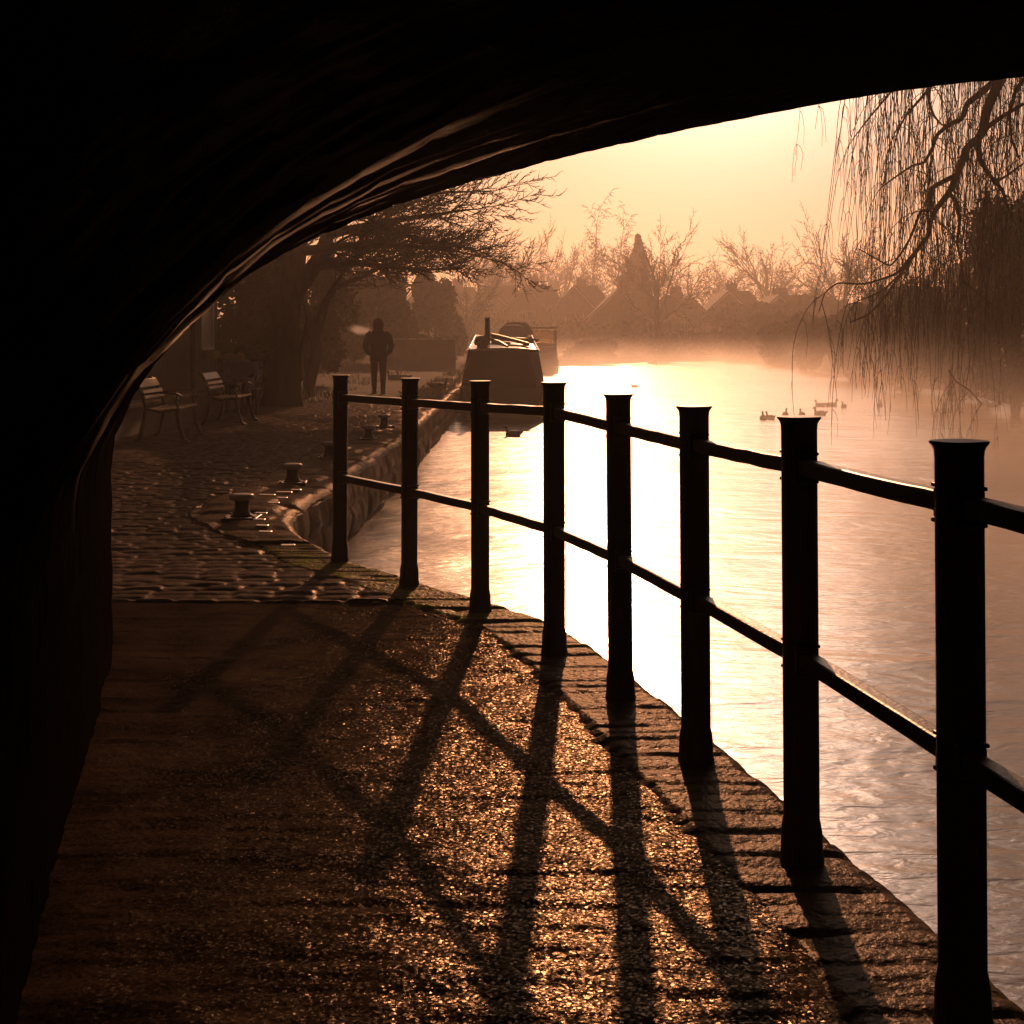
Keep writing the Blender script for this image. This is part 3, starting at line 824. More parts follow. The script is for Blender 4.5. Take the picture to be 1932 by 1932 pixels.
# wall facing the canal, with a window opening
for ya, yb, za, zb in ((y0, wy0, -.3, 6), (wy1, y1, -.3, 6), (wy0, wy1, -.3, wz0), (wy0, wy1, wz1, 6)):
    m_.box((-.15, (ya + yb) / 2 - 20, (za + zb) / 2), (.3, yb - ya, zb - za))
m_.box((-3.3, y1 - 20 - .15, 2.85), (6.0, .3, 6.3)); m_.box((-3.3, y0 - 20 + .15, 2.85), (6.0, .3, 6.3)); m_.box((-6.45, (y0 + y1) / 2 - 20, 2.85), (.3, y1 - y0, 6.3))
m_.build('wall', M['brick2'], bd)
m_ = MB().prism([(-6.9, 6.0), (.35, 6.0), (-3.2, 8.6)], (0, y0 - 20.3, 0), (1, 0, 0), (0, 0, 1), (0, y1 - y0 + .6, 0)); m_.build('roof', M['tile'], bd)
wn = MB()
for c, s_z in (((-.02, (wy0 + wy1) / 2 - 20, wz0 + .03), (.10, wy1 - wy0, .06)), ((-.02, (wy0 + wy1) / 2 - 20, wz1 - .03), (.10, wy1 - wy0, .06)), ((-.02, wy0 - 20 + .03, (wz0 + wz1) / 2), (.10, .06, wz1 - wz0 - .12)), ((-.02, wy1 - 20 - .03, (wz0 + wz1) / 2), (.10, .06, wz1 - wz0 - .12))):
    wn.box(c, s_z)
wf = wn.build('window', M['white'], bd)
MB().box((-.01, (wy0 + wy1) / 2 - 20, (wz0 + wz1) / 2), (.02, wy1 - wy0 - .12, wz1 - wz0 - .12)).build('pane', M['pale_pane'], wf)
MB().box((.05, (wy0 + wy1) / 2 - 20, wz0 - .08), (.12, wy1 - wy0 + .3, .14)).build('sill', M['kerb'], wf)
MB().box((.03, 24.1 - 20, 1.9), (.055, .5, .22)).build('stone_band', M['kerb'], bd)
MB().tube([(.09, 24.7 - 20, -.1), (.09, 24.7 - 20, 6)], .055, 10).build('drainpipe', M['iron'], bd, smooth=True)
lw = empty('low_wall', (-5.1, 20, 0), 'low brick wall with flat coping behind the benches', 'wall')
MB().box((-.12, 0, .12), (.22, 14, .5)).build('wall_face', M['brick2'], lw)
m_ = MB()
for k in range(23): m_.box((-.12, -6.75 + k * .61, .40), (.30, .595, .055), rz=rnd.uniform(-.01, .01))
m_.build('coping', M['wall'], lw, bevel=.008)

# garden wall behind the walking person
for px0, px1, yt, d, lb in ((560, 640, 627, 48, 'hazy garden wall seen behind the forked tree trunks'), (744, 860, 641, 60, 'hazy garden wall right of the walking person')):
    a, b = PT(px0, yt, d), PT(px1, yt, d)
    e = empty('garden_wall', ((a.x + b.x) / 2, d, 0), lb, 'wall', 'garden walls along the far towpath')
    Lw = b.x - a.x
    MB().box((0, 0, a.z / 2 - .1), (Lw, .25, a.z + .2)).build('wall_face', M['brick2'], e)
    MB().box((0, 0, a.z + .04), (Lw + .1, .35, .08)).build('coping', M['wall'], e)
    MB().box((-Lw / 2 - .25, 0, a.z / 2), (.45, .45, a.z + .25)).build('pier', M['brick2'], e)

# ---------------------------------------------------------------- trees
def grow(mb, p, d, length, rad, lvl, r, P_):
    n = P_['seg'][lvl]
    pts = [p.copy()]; rads = [rad]; q = p.copy(); d = d.normalized()
    kids = []
    for i in range(n):
        j = P_['jit'][lvl]
        d = (d + Vector((r.uniform(-j, j), r.uniform(-j, j), r.uniform(-j, j))) + Vector(P_['bend'][lvl]) * (1.0 / n)).normalized()
        q = q + d * (length / n)
        pts.append(q.copy()); rads.append(rad * (1 - (1 - P_['tip'][lvl]) * (i + 1) / n))
        f = (i + 1) / n
        kids.append((q.copy(), d.copy(), f, rads[-1]))
    mb.tube(pts, rads, sides=(8, 6, 4, 3, 3, 3)[lvl], cap=lvl < 2)
    if lvl + 1 < P_['lv']:
        grow(mb, pts[-1], d, length * .42, max(rads[-1], P_['rmin']), lvl + 1, r, P_)
        nk = P_['kids'][lvl]
        for k in range(nk):
            f = P_['start'][lvl] + (1 - P_['start'][lvl]) * (k + r.random()) / nk
            i = min(int(f * n), n - 1)
            a0, b0 = pts[i], pts[i + 1]; pos = a0.lerp(b0, min(max(f * n - i, 0), 1))
            dd = kids[i][1]
            ax = dd.orthogonal().normalized(); ax.rotate(Matrix.Rotation(r.random() * 6.283, 3, dd).to_quaternion())
            sp_a = math.radians(P_['ang'][lvl] * r.uniform(.7, 1.3))
            nd = (dd * math.cos(sp_a) + ax * math.sin(sp_a)).normalized()
            nd = (nd + Vector(P_.get('pull', (0, 0, 0))) * .35).normalized()
            ln_ = length * P_['len'][lvl] * r.uniform(.65, 1.15) * (1 - .45 * f)
            grow(mb, pos, nd, ln_, max(rads[i] * P_['rad'][lvl], P_['rmin']), lvl + 1, r, P_)

BARE = dict(lv=5, seg=(8, 6, 5, 4, 3), jit=(.07, .14, .2, .22, .25), bend=((0, 0, 0), (0, 0, .25), (0, 0, .2), (0, 0, .15), (0, 0, .1)),
            tip=(.35, .25, .25, .3, .4), kids=(13, 8, 6, 4), start=(.2, .2, .15, .1), ang=(54, 46, 42, 40), len=(.62, .52, .5, .5), rad=(.42, .5, .5, .6), rmin=.014)
def tree_mesh(name, h, seed, P_, split=True):
    r = random.Random(seed); t = MB(); grow(t, Vector((0, 0, -.3)), Vector((r.uniform(-.05, .05), 0, 1)), h * .85, h * P_.get('trunk', .018), 0, r, P_)
    return t
def split_tree(name, mbt, nfaces_trunk, label, group, loc, mtrunk='bark', mcrown='twig', rz=0, s=1):
    # trunk = first tube(s), crown = the rest
    e = empty(name, loc, label, 'tree', group, rz); e.scale = (s, s, s)
    a = MB(); a.v = mbt.v; a.f = mbt.f[:nfaces_trunk]
    b = MB(); b.v = mbt.v; b.f = mbt.f[nfaces_trunk:]
    # drop unused vertices
    def slim(q):
        used = sorted({i for f in q.f for i in f}); mp_ = {i: k for k, i in enumerate(used)}
        q.v = [q.v[i] for i in used]; q.f = [tuple(mp_[i] for i in f) for f in q.f]; return q
    slim(a).build('trunk', M[mtrunk], e, smooth=True); slim(b).build('crown', M[mcrown], e, smooth=True)
    return e

# big tree over the towpath (left)
r = random.Random(21); t = MB()
LT = dict(lv=5, seg=(6, 9, 8, 7, 5), jit=(.1, .13, .2, .22, .25), bend=((0, 0, 0), (.2, 0, -.05), (.25, 0, .10), (.15, 0, .25), (.1, 0, .35)),
          tip=(.5, .18, .2, .25, .4), kids=(0, 13, 10, 6), start=(.3, .12, .1, .1), ang=(40, 38, 42, 45), len=(.6, .48, .52, .5), rad=(.5, .42, .5, .6), rmin=.009, pull=(.35, 0, 0))
base = Vector((0, 0, -.2))
trk = [(0, 0, -.2), (.02, 0, .25), (.08, 0, .9), (.05, .05, 1.7), (.18, .05, 2.5), (.30, .0, 3.3)]
t.tube(trk, [.48, .36, .31, .29, .26, .22], 14)
t.tube([(.05, 0, 1.75), (.32, .1, 2.3), (.75, .1, 2.9), (1.0, 0, 3.6)], [.2, .17, .15, .12], 10)
nt_ = len(t.f)
for st, dr, ln_, rd_ in (((.30, 0, 3.2), (.9, .1, .35), 4.6, .12), ((.28, 0, 3.0), (.95, -.25, .05), 4.6, .11), ((.75, .1, 2.85), (1, .2, -.03), 3.6, .09), ((.9, 0, 3.3), (1, -.1, .25), 4.1, .10),
                         ((.2, 0, 2.6), (.8, .3, .10), 3.6, .08), ((1.0, 0, 3.6), (.7, .1, .7), 3.2, .09), ((.3, 0, 3.3), (.2, .2, 1), 3.2, .12), ((.3, 0, 3.3), (-.7, .1, .8), 3, .1), ((.2, 0, 2.8), (-.8, -.2, .4), 2.5, .08), ((.9, 0, 3.4), (1, .35, .12), 4.3, .09), ((.95, 0, 3.5), (1, -.3, .42), 4.0, .09)):
    grow(t, Vector(st), Vector(dr), ln_ * .71, rd_, 1, r, LT)
split_tree('bare_tree', t, nt_, 'large dark bare tree leaning over the towpath behind the benches', 'bare trees', (-4.45, 27.6, 0))
# forked thin tree behind it
r = random.Random(5); t = MB()
t.tube([(0, 0, -.2), (.02, 0, .3), (-.12, 0, .9), (.0, 0, 1.5), (-.1, 0, 2.1)], [.14, .10, .08, .07, .06], 8)
t.tube([(0, 0, .05), (.14, 0, .6), (.18, 0, 1.2), (.36, .05, 1.9), (.62, .05, 2.3)], [.15, .12, .11, .09, .07], 8)
nt_ = len(t.f)
grow(t, Vector((.62, .05, 2.3)), Vector((.9, 0, .25)), 2.9, .06, 1, r, LT); grow(t, Vector((.36, .05, 1.9)), Vector((.4, 0, 1)), 2.4, .06, 1, r, LT); grow(t, Vector((-.1, 0, 2.1)), Vector((-.2, 0, 1)), 2.4, .05, 1, r, LT)
g = Vector((-4.55, 32, .2))
split_tree('bare_tree', t, nt_, 'small bare tree with a forked trunk left of the walking person', 'bare trees', g)

# background bare trees: three meshes reused
protos = []
for sd, hh in ((11, 10), (12, 10), (13, 10)):
    P2 = dict(BARE); P2['rmin'] = .018
    rr2 = random.Random(sd); t = MB()
    P2.update(seg=(5, 6, 5, 4, 3), kids=(10, 8, 6, 4), start=(.36, .2, .14, .1), ang=(50, 40, 38, 36), len=(1.35, .50, .52, .5), rad=(.5, .45, .5, .6), bend=((0, 0, 0), (0, 0, .16), (0, 0, .12), (0, 0, .05), (0, 0, .0)), tip=(.6, .2, .2, .3, .4))
    P2['jit'] = (.05, .13, .18, .22, .25)
    grow(t, Vector((0, 0, -.3)), Vector((0, 0, 1)), 4.4, .22, 0, rr2, P2)
    nt_ = 5 * 8 + 2
    protos.append((t, nt_))
BIRCH = dict(BARE); BIRCH.update(kids=(16, 7, 5, 4), ang=(32, 40, 40, 38), len=(.32, .55, .5, .5), bend=((0, 0, 0), (0, 0, .1), (0, 0, -.5), (0, 0, -.8), (0, 0, -.6)), start=(.22, .2, .1, .1), rmin=.024)
t = MB(); grow(t, Vector((0, 0, -.3)), Vector((0, 0, 1)), 10.2, .15, 0, random.Random(31), BIRCH); protos.append((t, 66))
made = {}
def bg_tree(kind, px, ytop, d, label, sx=1.0, rz=0.0, group='hazy bare trees beyond the canal'):
    p = PT(px, 640, d); htop = CH + (640 - ytop) * d / F
    s = 1.08 * htop / max(v_[2] for v_ in protos[kind][0].v)
    if kind not in made:
        t, nn = protos[kind]; e = split_tree('bare_tree', t, nn, label, group, (p.x, d, 0)); made[kind] = e
    else:
        e = copy_tree(made[kind]); e['label'] = label
    e.location = (p.x, d, 0); e.scale = (s * sx, s * sx, s); e.rotation_euler.z = rz
    return e
bg_tree(3, 1121, 380, 215, 'tall slender birch above the roofs, left of the pair', .9, 0.3)
bg_tree(3, 1155, 395, 213, 'tall slender birch right of the pair, next to the conifer', .9, 2.2)
bg_tree(0, 1240, 418, 131, 'big spreading bare tree on the far bank right of the conifer', 1.0, 0.5)
bg_tree(1, 1448, 436, 190, 'round bare tree above the roofs at the right of the far bank', .95, 1.0)
bg_tree(2, 1592, 400, 150, 'tall bare tree just left of the hanging willow twigs', .85, 2.0)
bg_tree(1, 1062, 450, 212, 'bare tree behind the chimneys left of the birch pair', .9, 3.0)
bg_tree(2, 1022, 446, 214, 'thin bare tree behind the second house gable', .8, 4.0)
bg_tree(0, 945, 420, 216, 'bare tree behind the terrace, its twigs crossing the near branch tips', .9, 1.4)
bg_tree(1, 905, 450, 205, 'bare tree directly behind the first tall chimney', .8, 5.0)
bg_tree(2, 1300, 462, 205, 'bushy bare tree behind the big spreading one', 1.0, .4)
bg_tree(0, 1345, 496, 200, 'low bare tree in the dip of the far tree line', 1.1, 2.9)
bg_tree(1, 1530, 494, 200, 'low bare tree between the round tree and the willow', 1.2, 3.9)
bg_tree(1, 1195, 455, 216, 'bare tree behind the conifer, showing on both sides of it', 1.0, 2.1)
bg_tree(2, 1100, 470, 208, 'low bare tree between the birch pair and the chimneys', 1.1, 3.3)
bg_tree(2, 1395, 480, 210, 'small bare tree left of the round tree on the far bank', 1.1, 5.2)
bg_tree(0, 985, 452, 210, 'spindly bare tree between the first two gables', .9, 5.9)
bg_tree(0, 880, 500, 120, 'bare tree rising behind the hedge near the boats', .8, 1.9)
bg_tree(1, 1660, 470, 80, 'bare tree on the right bank behind the willow curtain', .9, .9)
bg_tree(0, 1740, 440, 62, 'bare tree on the right bank beside the dark evergreen', .9, 2.6)
bg_tree(2, 1915, 320, 44, 'tall bare tree behind the dark evergreen', .8, 4.4)

def leafy(name, c, rxyz, n, sz, seed, label, group=None, cat='bush', m='leaf', cone=False, twigs=0):
    r = random.Random(seed); t = MB()
    lumps = [(Vector((r.uniform(-.75, .75), r.uniform(-.7, .7), r.uniform(-.6, .8))), r.uniform(.25, .5)) for _ in range(16)]
    for i in range(n):
        if cone:
            z = r.random() ** 1.25; q = (1 - z) ** .72 * (.5 + .5 * r.random()); a = r.random() * 6.283; q *= .62 + .85 * float(vnoise(np.array(a * 1.6), np.array(z * 13.0), 7) + .5)
            v = Vector((math.cos(a) * q * rxyz[0], math.sin(a) * q * rxyz[1], z * 2 * rxyz[2] - rxyz[2]))
        else:
            lc, lr = r.choice(lumps); v = Vector((r.gauss(0, 1), r.gauss(0, 1), r.gauss(0, 1))).normalized() * lr * r.uniform(.6, 1.05) + lc
            v = Vector((v.x * rxyz[0], v.y * rxyz[1], v.z * rxyz[2]))
        s = sz * r.uniform(.5, 1.3)
        u = Vector((r.gauss(0, 1), r.gauss(0, 1), r.gauss(0, 1))).normalized(); w_ = u.orthogonal().normalized()
        t.quad(v, u * s, w_ * s * .5)
    e = empty(name, (c[0], c[1], c[2] - rxyz[2]), label, cat, group)
    t.v = [(a, b, z + rxyz[2]) for a, b, z in t.v]
    t.build('foliage', M[m], e)
    st = MB()
    if cone: st.tube([(0, 0, -.3), (0, 0, rxyz[2] * 1.9)], [rxyz[0] * .12, .02], 8)
    else:
        for k in range(7 + twigs):
            a = r.random() * 6.283; q = r.random()
            st.tube([(0, 0, -.3), (math.cos(a) * rxyz[0] * q * .5, math.sin(a) * rxyz[1] * q * .5, rxyz[2] * .9), (math.cos(a) * rxyz[0] * q * .9, math.sin(a) * rxyz[1] * q * .9, rxyz[2] * r.uniform(1.4, 1.95))], [.05, .03, .01], 5)
    st.build('trunk' if cone else 'stem', M['bark'], e)
    return e
# conifer
p = PT(1204, 640, 170); leafy('conifer_tree', (p.x, 170, 6.7), (2.7, 2.7, 6.9), 7000, .26, 5, 'dark pointed conifer standing beyond the gabled houses', cat='tree', cone=True)
# dark masses left
def mass(name, px0, px1, ytop, ybot, d, n, sz, seed, label, group, dy=1.5, twigs=0, m='leaf'):
    a, b = PT(px0, ytop, d), PT(px1, ybot, d)
    return leafy(name, ((a.x + b.x) / 2, d, (a.z + b.z) / 2), ((b.x - a.x) / 2, dy, (a.z - b.z) / 2), n, sz, seed, label, group, twigs=twigs, m=m)
mass('evergreen_bush', 395, 560, 430, 760, 29.5, 9000, .06, 41, 'dark evergreen bush between the brick building and the large tree', 'dark bushes on the left bank')
mass('evergreen_bush', 470, 660, 470, 735, 38, 7000, .07, 42, 'dark bush behind the forked tree', 'dark bushes on the left bank', 2)
mass('evergreen_bush', 640, 800, 520, 700, 62, 8000, .11, 43, 'hazy tall bush directly behind the walking person', 'dark bushes on the left bank', 3)
mass('evergreen_bush', 780, 880, 525, 705, 78, 7000, .13, 44, 'hazy tall bush left of the moored boats', 'dark bushes on the left bank', 4)
mass('evergreen_bush', 590, 700, 490, 700, 70, 6000, .12, 45, 'hazy bush filling the gap between forked tree and walking person', 'dark bushes on the left bank', 4)
# right bank growth
RB = [(1820, 2010, 395, 795, 35, 17000, .07, 51, 'tall dark ivy-covered evergreen behind the willow at the right edge'),
      (1740, 1860, 520, 775, 42, 8000, .08, 52, 'dark bush left of the ivy-covered evergreen'),
      (1660, 1790, 560, 750, 50, 8000, .09, 53, 'dark bush on the right bank behind the lowest willow twigs'),
      (1590, 1710, 575, 728, 62, 8000, .11, 54, 'hazy bush on the right bank where the waterline bends'),
      (1520, 1640, 580, 712, 80, 8000, .14, 55, 'pale hazy bush on the right bank left of the willow'),
      (1440, 1560, 590, 700, 100, 8000, .17, 56, 'pale hazy bush at the far end of the right bank'),
      (1370, 1480, 600, 692, 118, 6000, .2, 57, 'faint bush where the right bank meets the far bank')]
for (a, b, yt, yb, d, n, sz, sd, lb) in RB:
    mass('waterside_bush', a, b, yt, yb, d, n, sz, sd, lb, 'bushes on the right bank', d * .04 + 1, twigs=14)
HB = [(1055, 1160, 640, 690, 104, 61, 'low hazy hedge on the far bank right of the boats'), (1150, 1270, 636, 688, 122, 62, 'low hazy hedge on the far bank below the conifer'), (1260, 1380, 632, 686, 126, 63, 'low hazy hedge on the far bank left of the right bank bushes')]
for (a, b, yt, yb, d, sd, lb) in HB:
    mass('hedge', a, b, yt, yb, d, 7000, .15, sd, lb, 'hedges along the far bank', 1.5)
for k, (a, b, yt, d, sd, lb) in enumerate([(560, 860, 560, 138, 71, 'faint hedge far behind the left garden walls'), (860, 1120, 606, 138, 72, 'faint hedge in front of the terrace'), (1100, 1400, 606, 136, 73, 'faint hedge in front of the right houses'), (1380, 1720, 575, 134, 74, 'faint hedge far behind the right bank'), (1650, 2000, 500, 110, 75, 'faint tall hedge behind the right bank evergreen')]):
    mass('tall_hedge', a, b, yt, 690, d, 9000, .35, sd, lb, 'hazy hedges in the background', 3)

# willow hanging in from the right
wil = empty('willow_tree', (11.8, 24.5, 0), 'bare willow with drooping twigs hanging over the canal at the right', 'tree')
DW = 25.0
def W4(pts, dy=0.0):
    out = []
    for i, (cx, cy) in enumerate(pts):
        px, py = (cx / 2.147 + 1700) / 1.2423, (cy / 2.147 + 150) / 1.2423
        out.append(PT(px, py, DW + dy + .25 * math.sin(i * 1.3 + dy)) - wil.location)
    return out
def sm(pts, k=3):
    out = []
    for i in range(len(pts) - 1):
        for j in range(k): out.append(pts[i].lerp(pts[i + 1], j / k))
    out.append(pts[-1])
    for i in range(1, len(out) - 1): out[i] = (out[i - 1] + out[i] * 2 + out[i + 1]) / 4
    return out
limbs = [([(1450, -60), (1390, 70), (1345, 160), (1310, 250), (1300, 330), (1270, 380), (1215, 420), (1190, 500), (1160, 570), (1125, 650), (1060, 730), (1030, 800), (1020, 870), (980, 920), (935, 970), (880, 1060), (800, 1180), (720, 1260), (630, 1300)], .105, .014, 0),
 ([(1440, -20), (1370, 75), (1280, 150), (1215, 200), (1190, 280), (1130, 300), (1060, 360), (1050, 410), (1000, 500), (940, 510), (840, 580), (780, 625)], .075, .010, .5),
 ([(1125, 650), (1165, 690), (1180, 800), (1165, 900), (1190, 1000), (1200, 1090), (1120, 1200)], .045, .010, .3),
 ([(1270, 390), (1280, 480), (1330, 560), (1400, 640), (1430, 760), (1500, 850)], .06, .015, .4),
 ([(1140, 570), (1040, 620), (1030, 700), (1030, 740), (985, 735), (960, 800), (930, 880), (880, 960), (830, 1020), (760, 980), (670, 930)], .045, .009, -.3),
 ([(935, 970), (860, 1060), (700, 1110), (560, 1100), (500, 1150), (470, 1250)], .03, .007, .2),
 ([(1020, 870), (960, 950), (900, 1040), (780, 1150), (700, 1180), (600, 1220)], .03, .007, -.2),
 ([(1110, -40), (1040, 110), (960, 200), (900, 270), (860, 360), (840, 470)], .04, .009, .8),
 ([(1030, 120), (1020, 180), (1050, 260), (1090, 310), (1130, 300)], .03, .012, .8),
 ([(1520, 60), (1460, 130), (1430, 250), (1440, 380), (1480, 480)], .05, .012, -.5),
 ([(1000, -60), (900, 60), (800, 180), (700, 300), (640, 380)], .035, .008, 1.2),
 ([(1125, 1540), (1160, 1600), (1230, 1640), (1290, 1710)], .02, .01, 1.5),
 ([(1300, 330), (1400, 260), (1500, 200)], .05, .03, -.4), ([(1350, 600), (1420, 560), (1500, 500)], .03, .015, .5), ([(1200, 1090), (1300, 1180), (1380, 1240)], .02, .008, .5)]
tr = MB(); tr.tube(sm([Vector((0, 0, -.6)), Vector((.1, 0, .5)), Vector((-.1, .1, 2.5)), Vector((-.6, .2, 4.6)), Vector((-1.4, .3, 6.2))]), [.62, .56, .5, .47, .45, .43, .42, .4, .38, .36, .34, .3, .28], 14)
top = Vector((-1.4, .3, 6.2))
tr.build('trunk', M['bark'], wil, smooth=True)
lm = MB(); starts = []
for pts, r0, r1, dy in limbs:
    P3 = sm(W4(pts, dy), 4)
    n_ = len(P3); lm.tube(P3, [r0 + (r1 - r0) * (i / (n_ - 1)) ** .8 for i in range(n_)], 8)
    starts += [(q, i / n_) for i, q in enumerate(P3)]
# hidden upper boughs feeding the curtain
for k in range(7):
    a = top; b = PT(1610 + k * 52, 40 - 10 * (k % 3), DW + rnd.uniform(-1.6, 1.6)) - wil.location
    mid = a.lerp(b, .5) + Vector((0, 0, .9)); P3 = sm([a, a.lerp(mid, .5) + Vector((0, 0, .3)), mid, mid.lerp(b, .6) + Vector((0, 0, .15)), b], 5)
    n_ = len(P3); lm.tube(P3, [.12 - .10 * i / (n_ - 1) for i in range(n_)], 7)
    for i, q in enumerate(P3[6:]): starts += [(q, .5)] * 2
for g_ in limbs[:2]:
    lm.tube(sm([top, W4([g_[0][0]], g_[3])[0]], 3), [.2, .17, .15, .13], 8)
lm.build('bough', M['bark'], wil, smooth=True)
tw = MB(); r = random.Random(77)
def strand(q, ln_, dx=0, side=True):
    pts = [q.copy()]; p = q.copy(); d = Vector((dx * .6, r.uniform(-.3, .3), r.uniform(-.6, .1))).normalized()
    n_ = max(8, int(ln_ / .2)); step = ln_ / n_; sway = r.uniform(-.05, .03)
    for i in range(n_):
        d = (d + Vector((sway + r.uniform(-.07, .07), r.uniform(-.06, .06), -.40))).normalized()
        p = p + d * step; pts.append(p.copy())
        if (p + wil.location).z < -.45: break
    tw.tube(pts, [.0085 - .005 * i / len(pts) for i in range(len(pts))], 3, cap=False)
    if side:
        for k in range(r.randint(3, 7)):
            i = r.randrange(1, len(pts) - 1); a = pts[i]
            dd = Vector((r.uniform(-1, 1), r.uniform(-.7, .7), -.9)).normalized(); c = a + dd * .10; e = c + Vector((dd.x * .06, 0, -.25 * r.random() - .12)); 
            tw.tube([a, c, e, e + Vector((r.uniform(-.05, .05), 0, -.3))], [.006, .005, .004, .003], 3, cap=False)
for q, f in starts:
    for k in range(1):
        if r.random() < (.62 if f == .5 else .5 if q.z > 3.2 else .3): strand(q, r.uniform(.8, 3.2) if f != .5 else r.uniform(1.6, 4.8), r.uniform(-1, .6))
# curtain at the left rim of the crown
for k in range(46):
    px = 1588 + 170 * r.random() ** .8; q = PT(px, r.uniform(30, 140), DW + r.uniform(-1.5, 1.5)) - wil.location
    strand(q, r.uniform(2.6, 5.2), r.uniform(-.3, .3))
for k in range(46):
    px = 1690 + 260 * r.random(); q = PT(px, r.uniform(20, 500), DW + r.uniform(-1.5, 2.5)) - wil.location
    strand(q, r.uniform(2.0, 5.2), r.uniform(-.5, .3))
for k in range(30):
    px = 1600 + 330 * r.random(); q = PT(px, r.uniform(420, 560), DW + r.uniform(-1, 2.5)) - wil.location
    strand(q, r.uniform(.8, 1.7), r.uniform(-.5, .3))
tw.build('twigs', M['twig'], wil)

# ---------------------------------------------------------------- boats
def narrowboat(loc, L, label, kind):
    e = empty('narrowboat', loc, label, 'boat', 'narrowboats moored along the towpath')
    # local: stern nearest the viewer at y=0, z=0 water
    h = MB()
    secs = [(0, .90, .74), (.25, 1.0, .70), (1.2, 1.04, .62), (L * .5, 1.04, .58), (L - 2.2, 1.04, .62), (L - .8, .7, .75), (L, .12, .85)]
    n = len(secs)
    for y, w_, z in secs:
        h.v += [(-w_ * .88, y, -.4), (-w_, y, .12), (-w_, y, z), (w_, y, z), (w_, y, .12), (w_ * .88, y, -.4)]
    for i in range(n - 1):
        for k in range(6):
            a = i * 6 + k; b = i * 6 + (k + 1) % 6; h.f.append((a, b, b + 6, a + 6))
    h.f.append((5, 4, 3, 2, 1, 0)); h.f.append(tuple((n - 1) * 6 + k for k in range(6)))
    h.build('hull', M['boat_hull'], e, bevel=.02)
    rb = MB()
    for s in (-1, 1): rb.tube([(s * w_, y, z) for y, w_, z in secs], .028, 6)
    rb.build('rubbing_strake', M['boat_paint'], e)
    return e
A = narrowboat((-.21, 33.4, WZ), 15.5, 'nearest narrowboat with cluttered shiny roof and black chimney', 0)
zt = 1.58
# cratch cover: trapezoid tent closing the near end
c = MB(); c.v = [(-1.02, .05, .55), (1.00, .05, .55), (.80, .30, zt), (-.80, .30, zt), (-1.02, 2.2, .6), (1.0, 2.2, .6), (.80, 2.2, zt), (-.80, 2.2, zt)]
c.v = [(-1.10, -.02, .12), (1.10, -.02, .12), (.83, .30, zt), (-.83, .30, zt), (-1.06, 2.2, .12), (1.06, 2.2, .12), (.80, 2.2, zt + .2), (-.80, 2.2, zt + .2)]
c.f = [(0, 1, 2, 3), (1, 5, 6, 2), (4, 0, 3, 7), (5, 4, 7, 6)]
c.build('cratch_cover', M['boat_dark'], A, bevel=.02)
k = MB(); k.v = [(.86, -.03, .2), (1.07, -.03, .2), (.82, .27, zt - .03), (.64, .27, zt - .03)]; k.v += [(a, b + .015, z) for a, b, z in k.v]
k.f = [(0, 1, 2, 3), (7, 6, 5, 4), (0, 4, 5, 1), (1, 5, 6, 2), (2, 6, 7, 3), (3, 7, 4, 0)]
k.v = [(a, b - .02, z) for a, b, z in k.v]
k.build('side_flap', M['boat_pale'], A)
c = MB(); c.v = [(-1.0, 2.2, .5), (1.0, 2.2, .5), (.80, 2.9, zt + .27), (-.80, 2.9, zt + .27), (-1.0, 13.4, .5), (1.0, 13.4, .5), (.82, 13.4, zt + .27), (-.82, 13.4, zt + .27)]
c.f = [(0, 1, 2, 3), (1, 5, 6, 2), (4, 0, 3, 7), (5, 4, 7, 6)]
c.build('cabin', M['boat_paint'], A)
rf = MB().prism([(-.86, 0), (-.80, .03), (-.4, .065), (0, .075), (.4, .065), (.80, .03), (.86, 0)], (0, 2.9, zt + .27), (1, 0, 0), (0, 0, 1), (0, 10.6, 0))
n = len(rf.v)
for y_, z_, w_ in ((.22, 0, .87), (2.95, .27, .76)):
    for q_, h_ in ((-1, 0), (-.93, .03), (-.45, .06), (0, .07), (.45, .06), (.93, .03), (1, 0)): rf.v.append((q_ * w_, y_, zt + z_ + h_))
rf.f += [(n + i, n + i + 1, n + i + 8, n + i + 7) for i in range(6)] + [tuple(n + 6 - i for i in range(7))]
rf = rf.build('roof', M['boat_roof'], A)
m_ = MB()
for s in (-1, 1): m_.tube([(s * .80, .35, zt + .065), (s * .71, 2.95, zt + .37), (s * .74, 13.2, zt + .37)], .016, 6)
m_.build('handrail', M['trim'], A)
MB().loft([(-.39, 1.3, zt + .05, .075, .075), (-.39, 1.3, zt + .75, .058, .058), (-.39, 1.3, zt + .76, .062, .062), (-.39, 1.3, zt + .80, .062, .062)], 18).build('chimney', M['boat_hull'], A, smooth=False)
m_ = MB().sphere((-.52, .72, zt + .17), .13, 14, 10, (1, 1, .9)); m_.loft([(-.52, .72, zt + .05, .09, .09), (-.52, .72, zt + .14, .11, .11)], 14)
for i in range(60):
    a = rnd.random() * 6.28; b = rnd.uniform(-.2, 1.3); v = Vector((math.cos(a) * math.cos(b), math.sin(a) * math.cos(b), math.sin(b)))
    m_.quad(Vector((-.52, .72, zt + .18)) + v * .14, v.orthogonal() * .04, v * .035)
tag(build_at(m_, 'potted_plant', M['leaf'], (0, 0, 0), 'x', 'plant'), 'dark potted plant on the near left corner of the boat roof', 'plant'); bpy.data.objects['potted_plant'].location = A.location
def roofthing(name, pts, rad, m, label, cat, sides=8, flat=1.0):
    mm = MB().tube([Vector(p) for p in pts], rad, sides, flat=flat); o = mm.build(name, m); o.location = A.location; tag(o, label, cat); return o
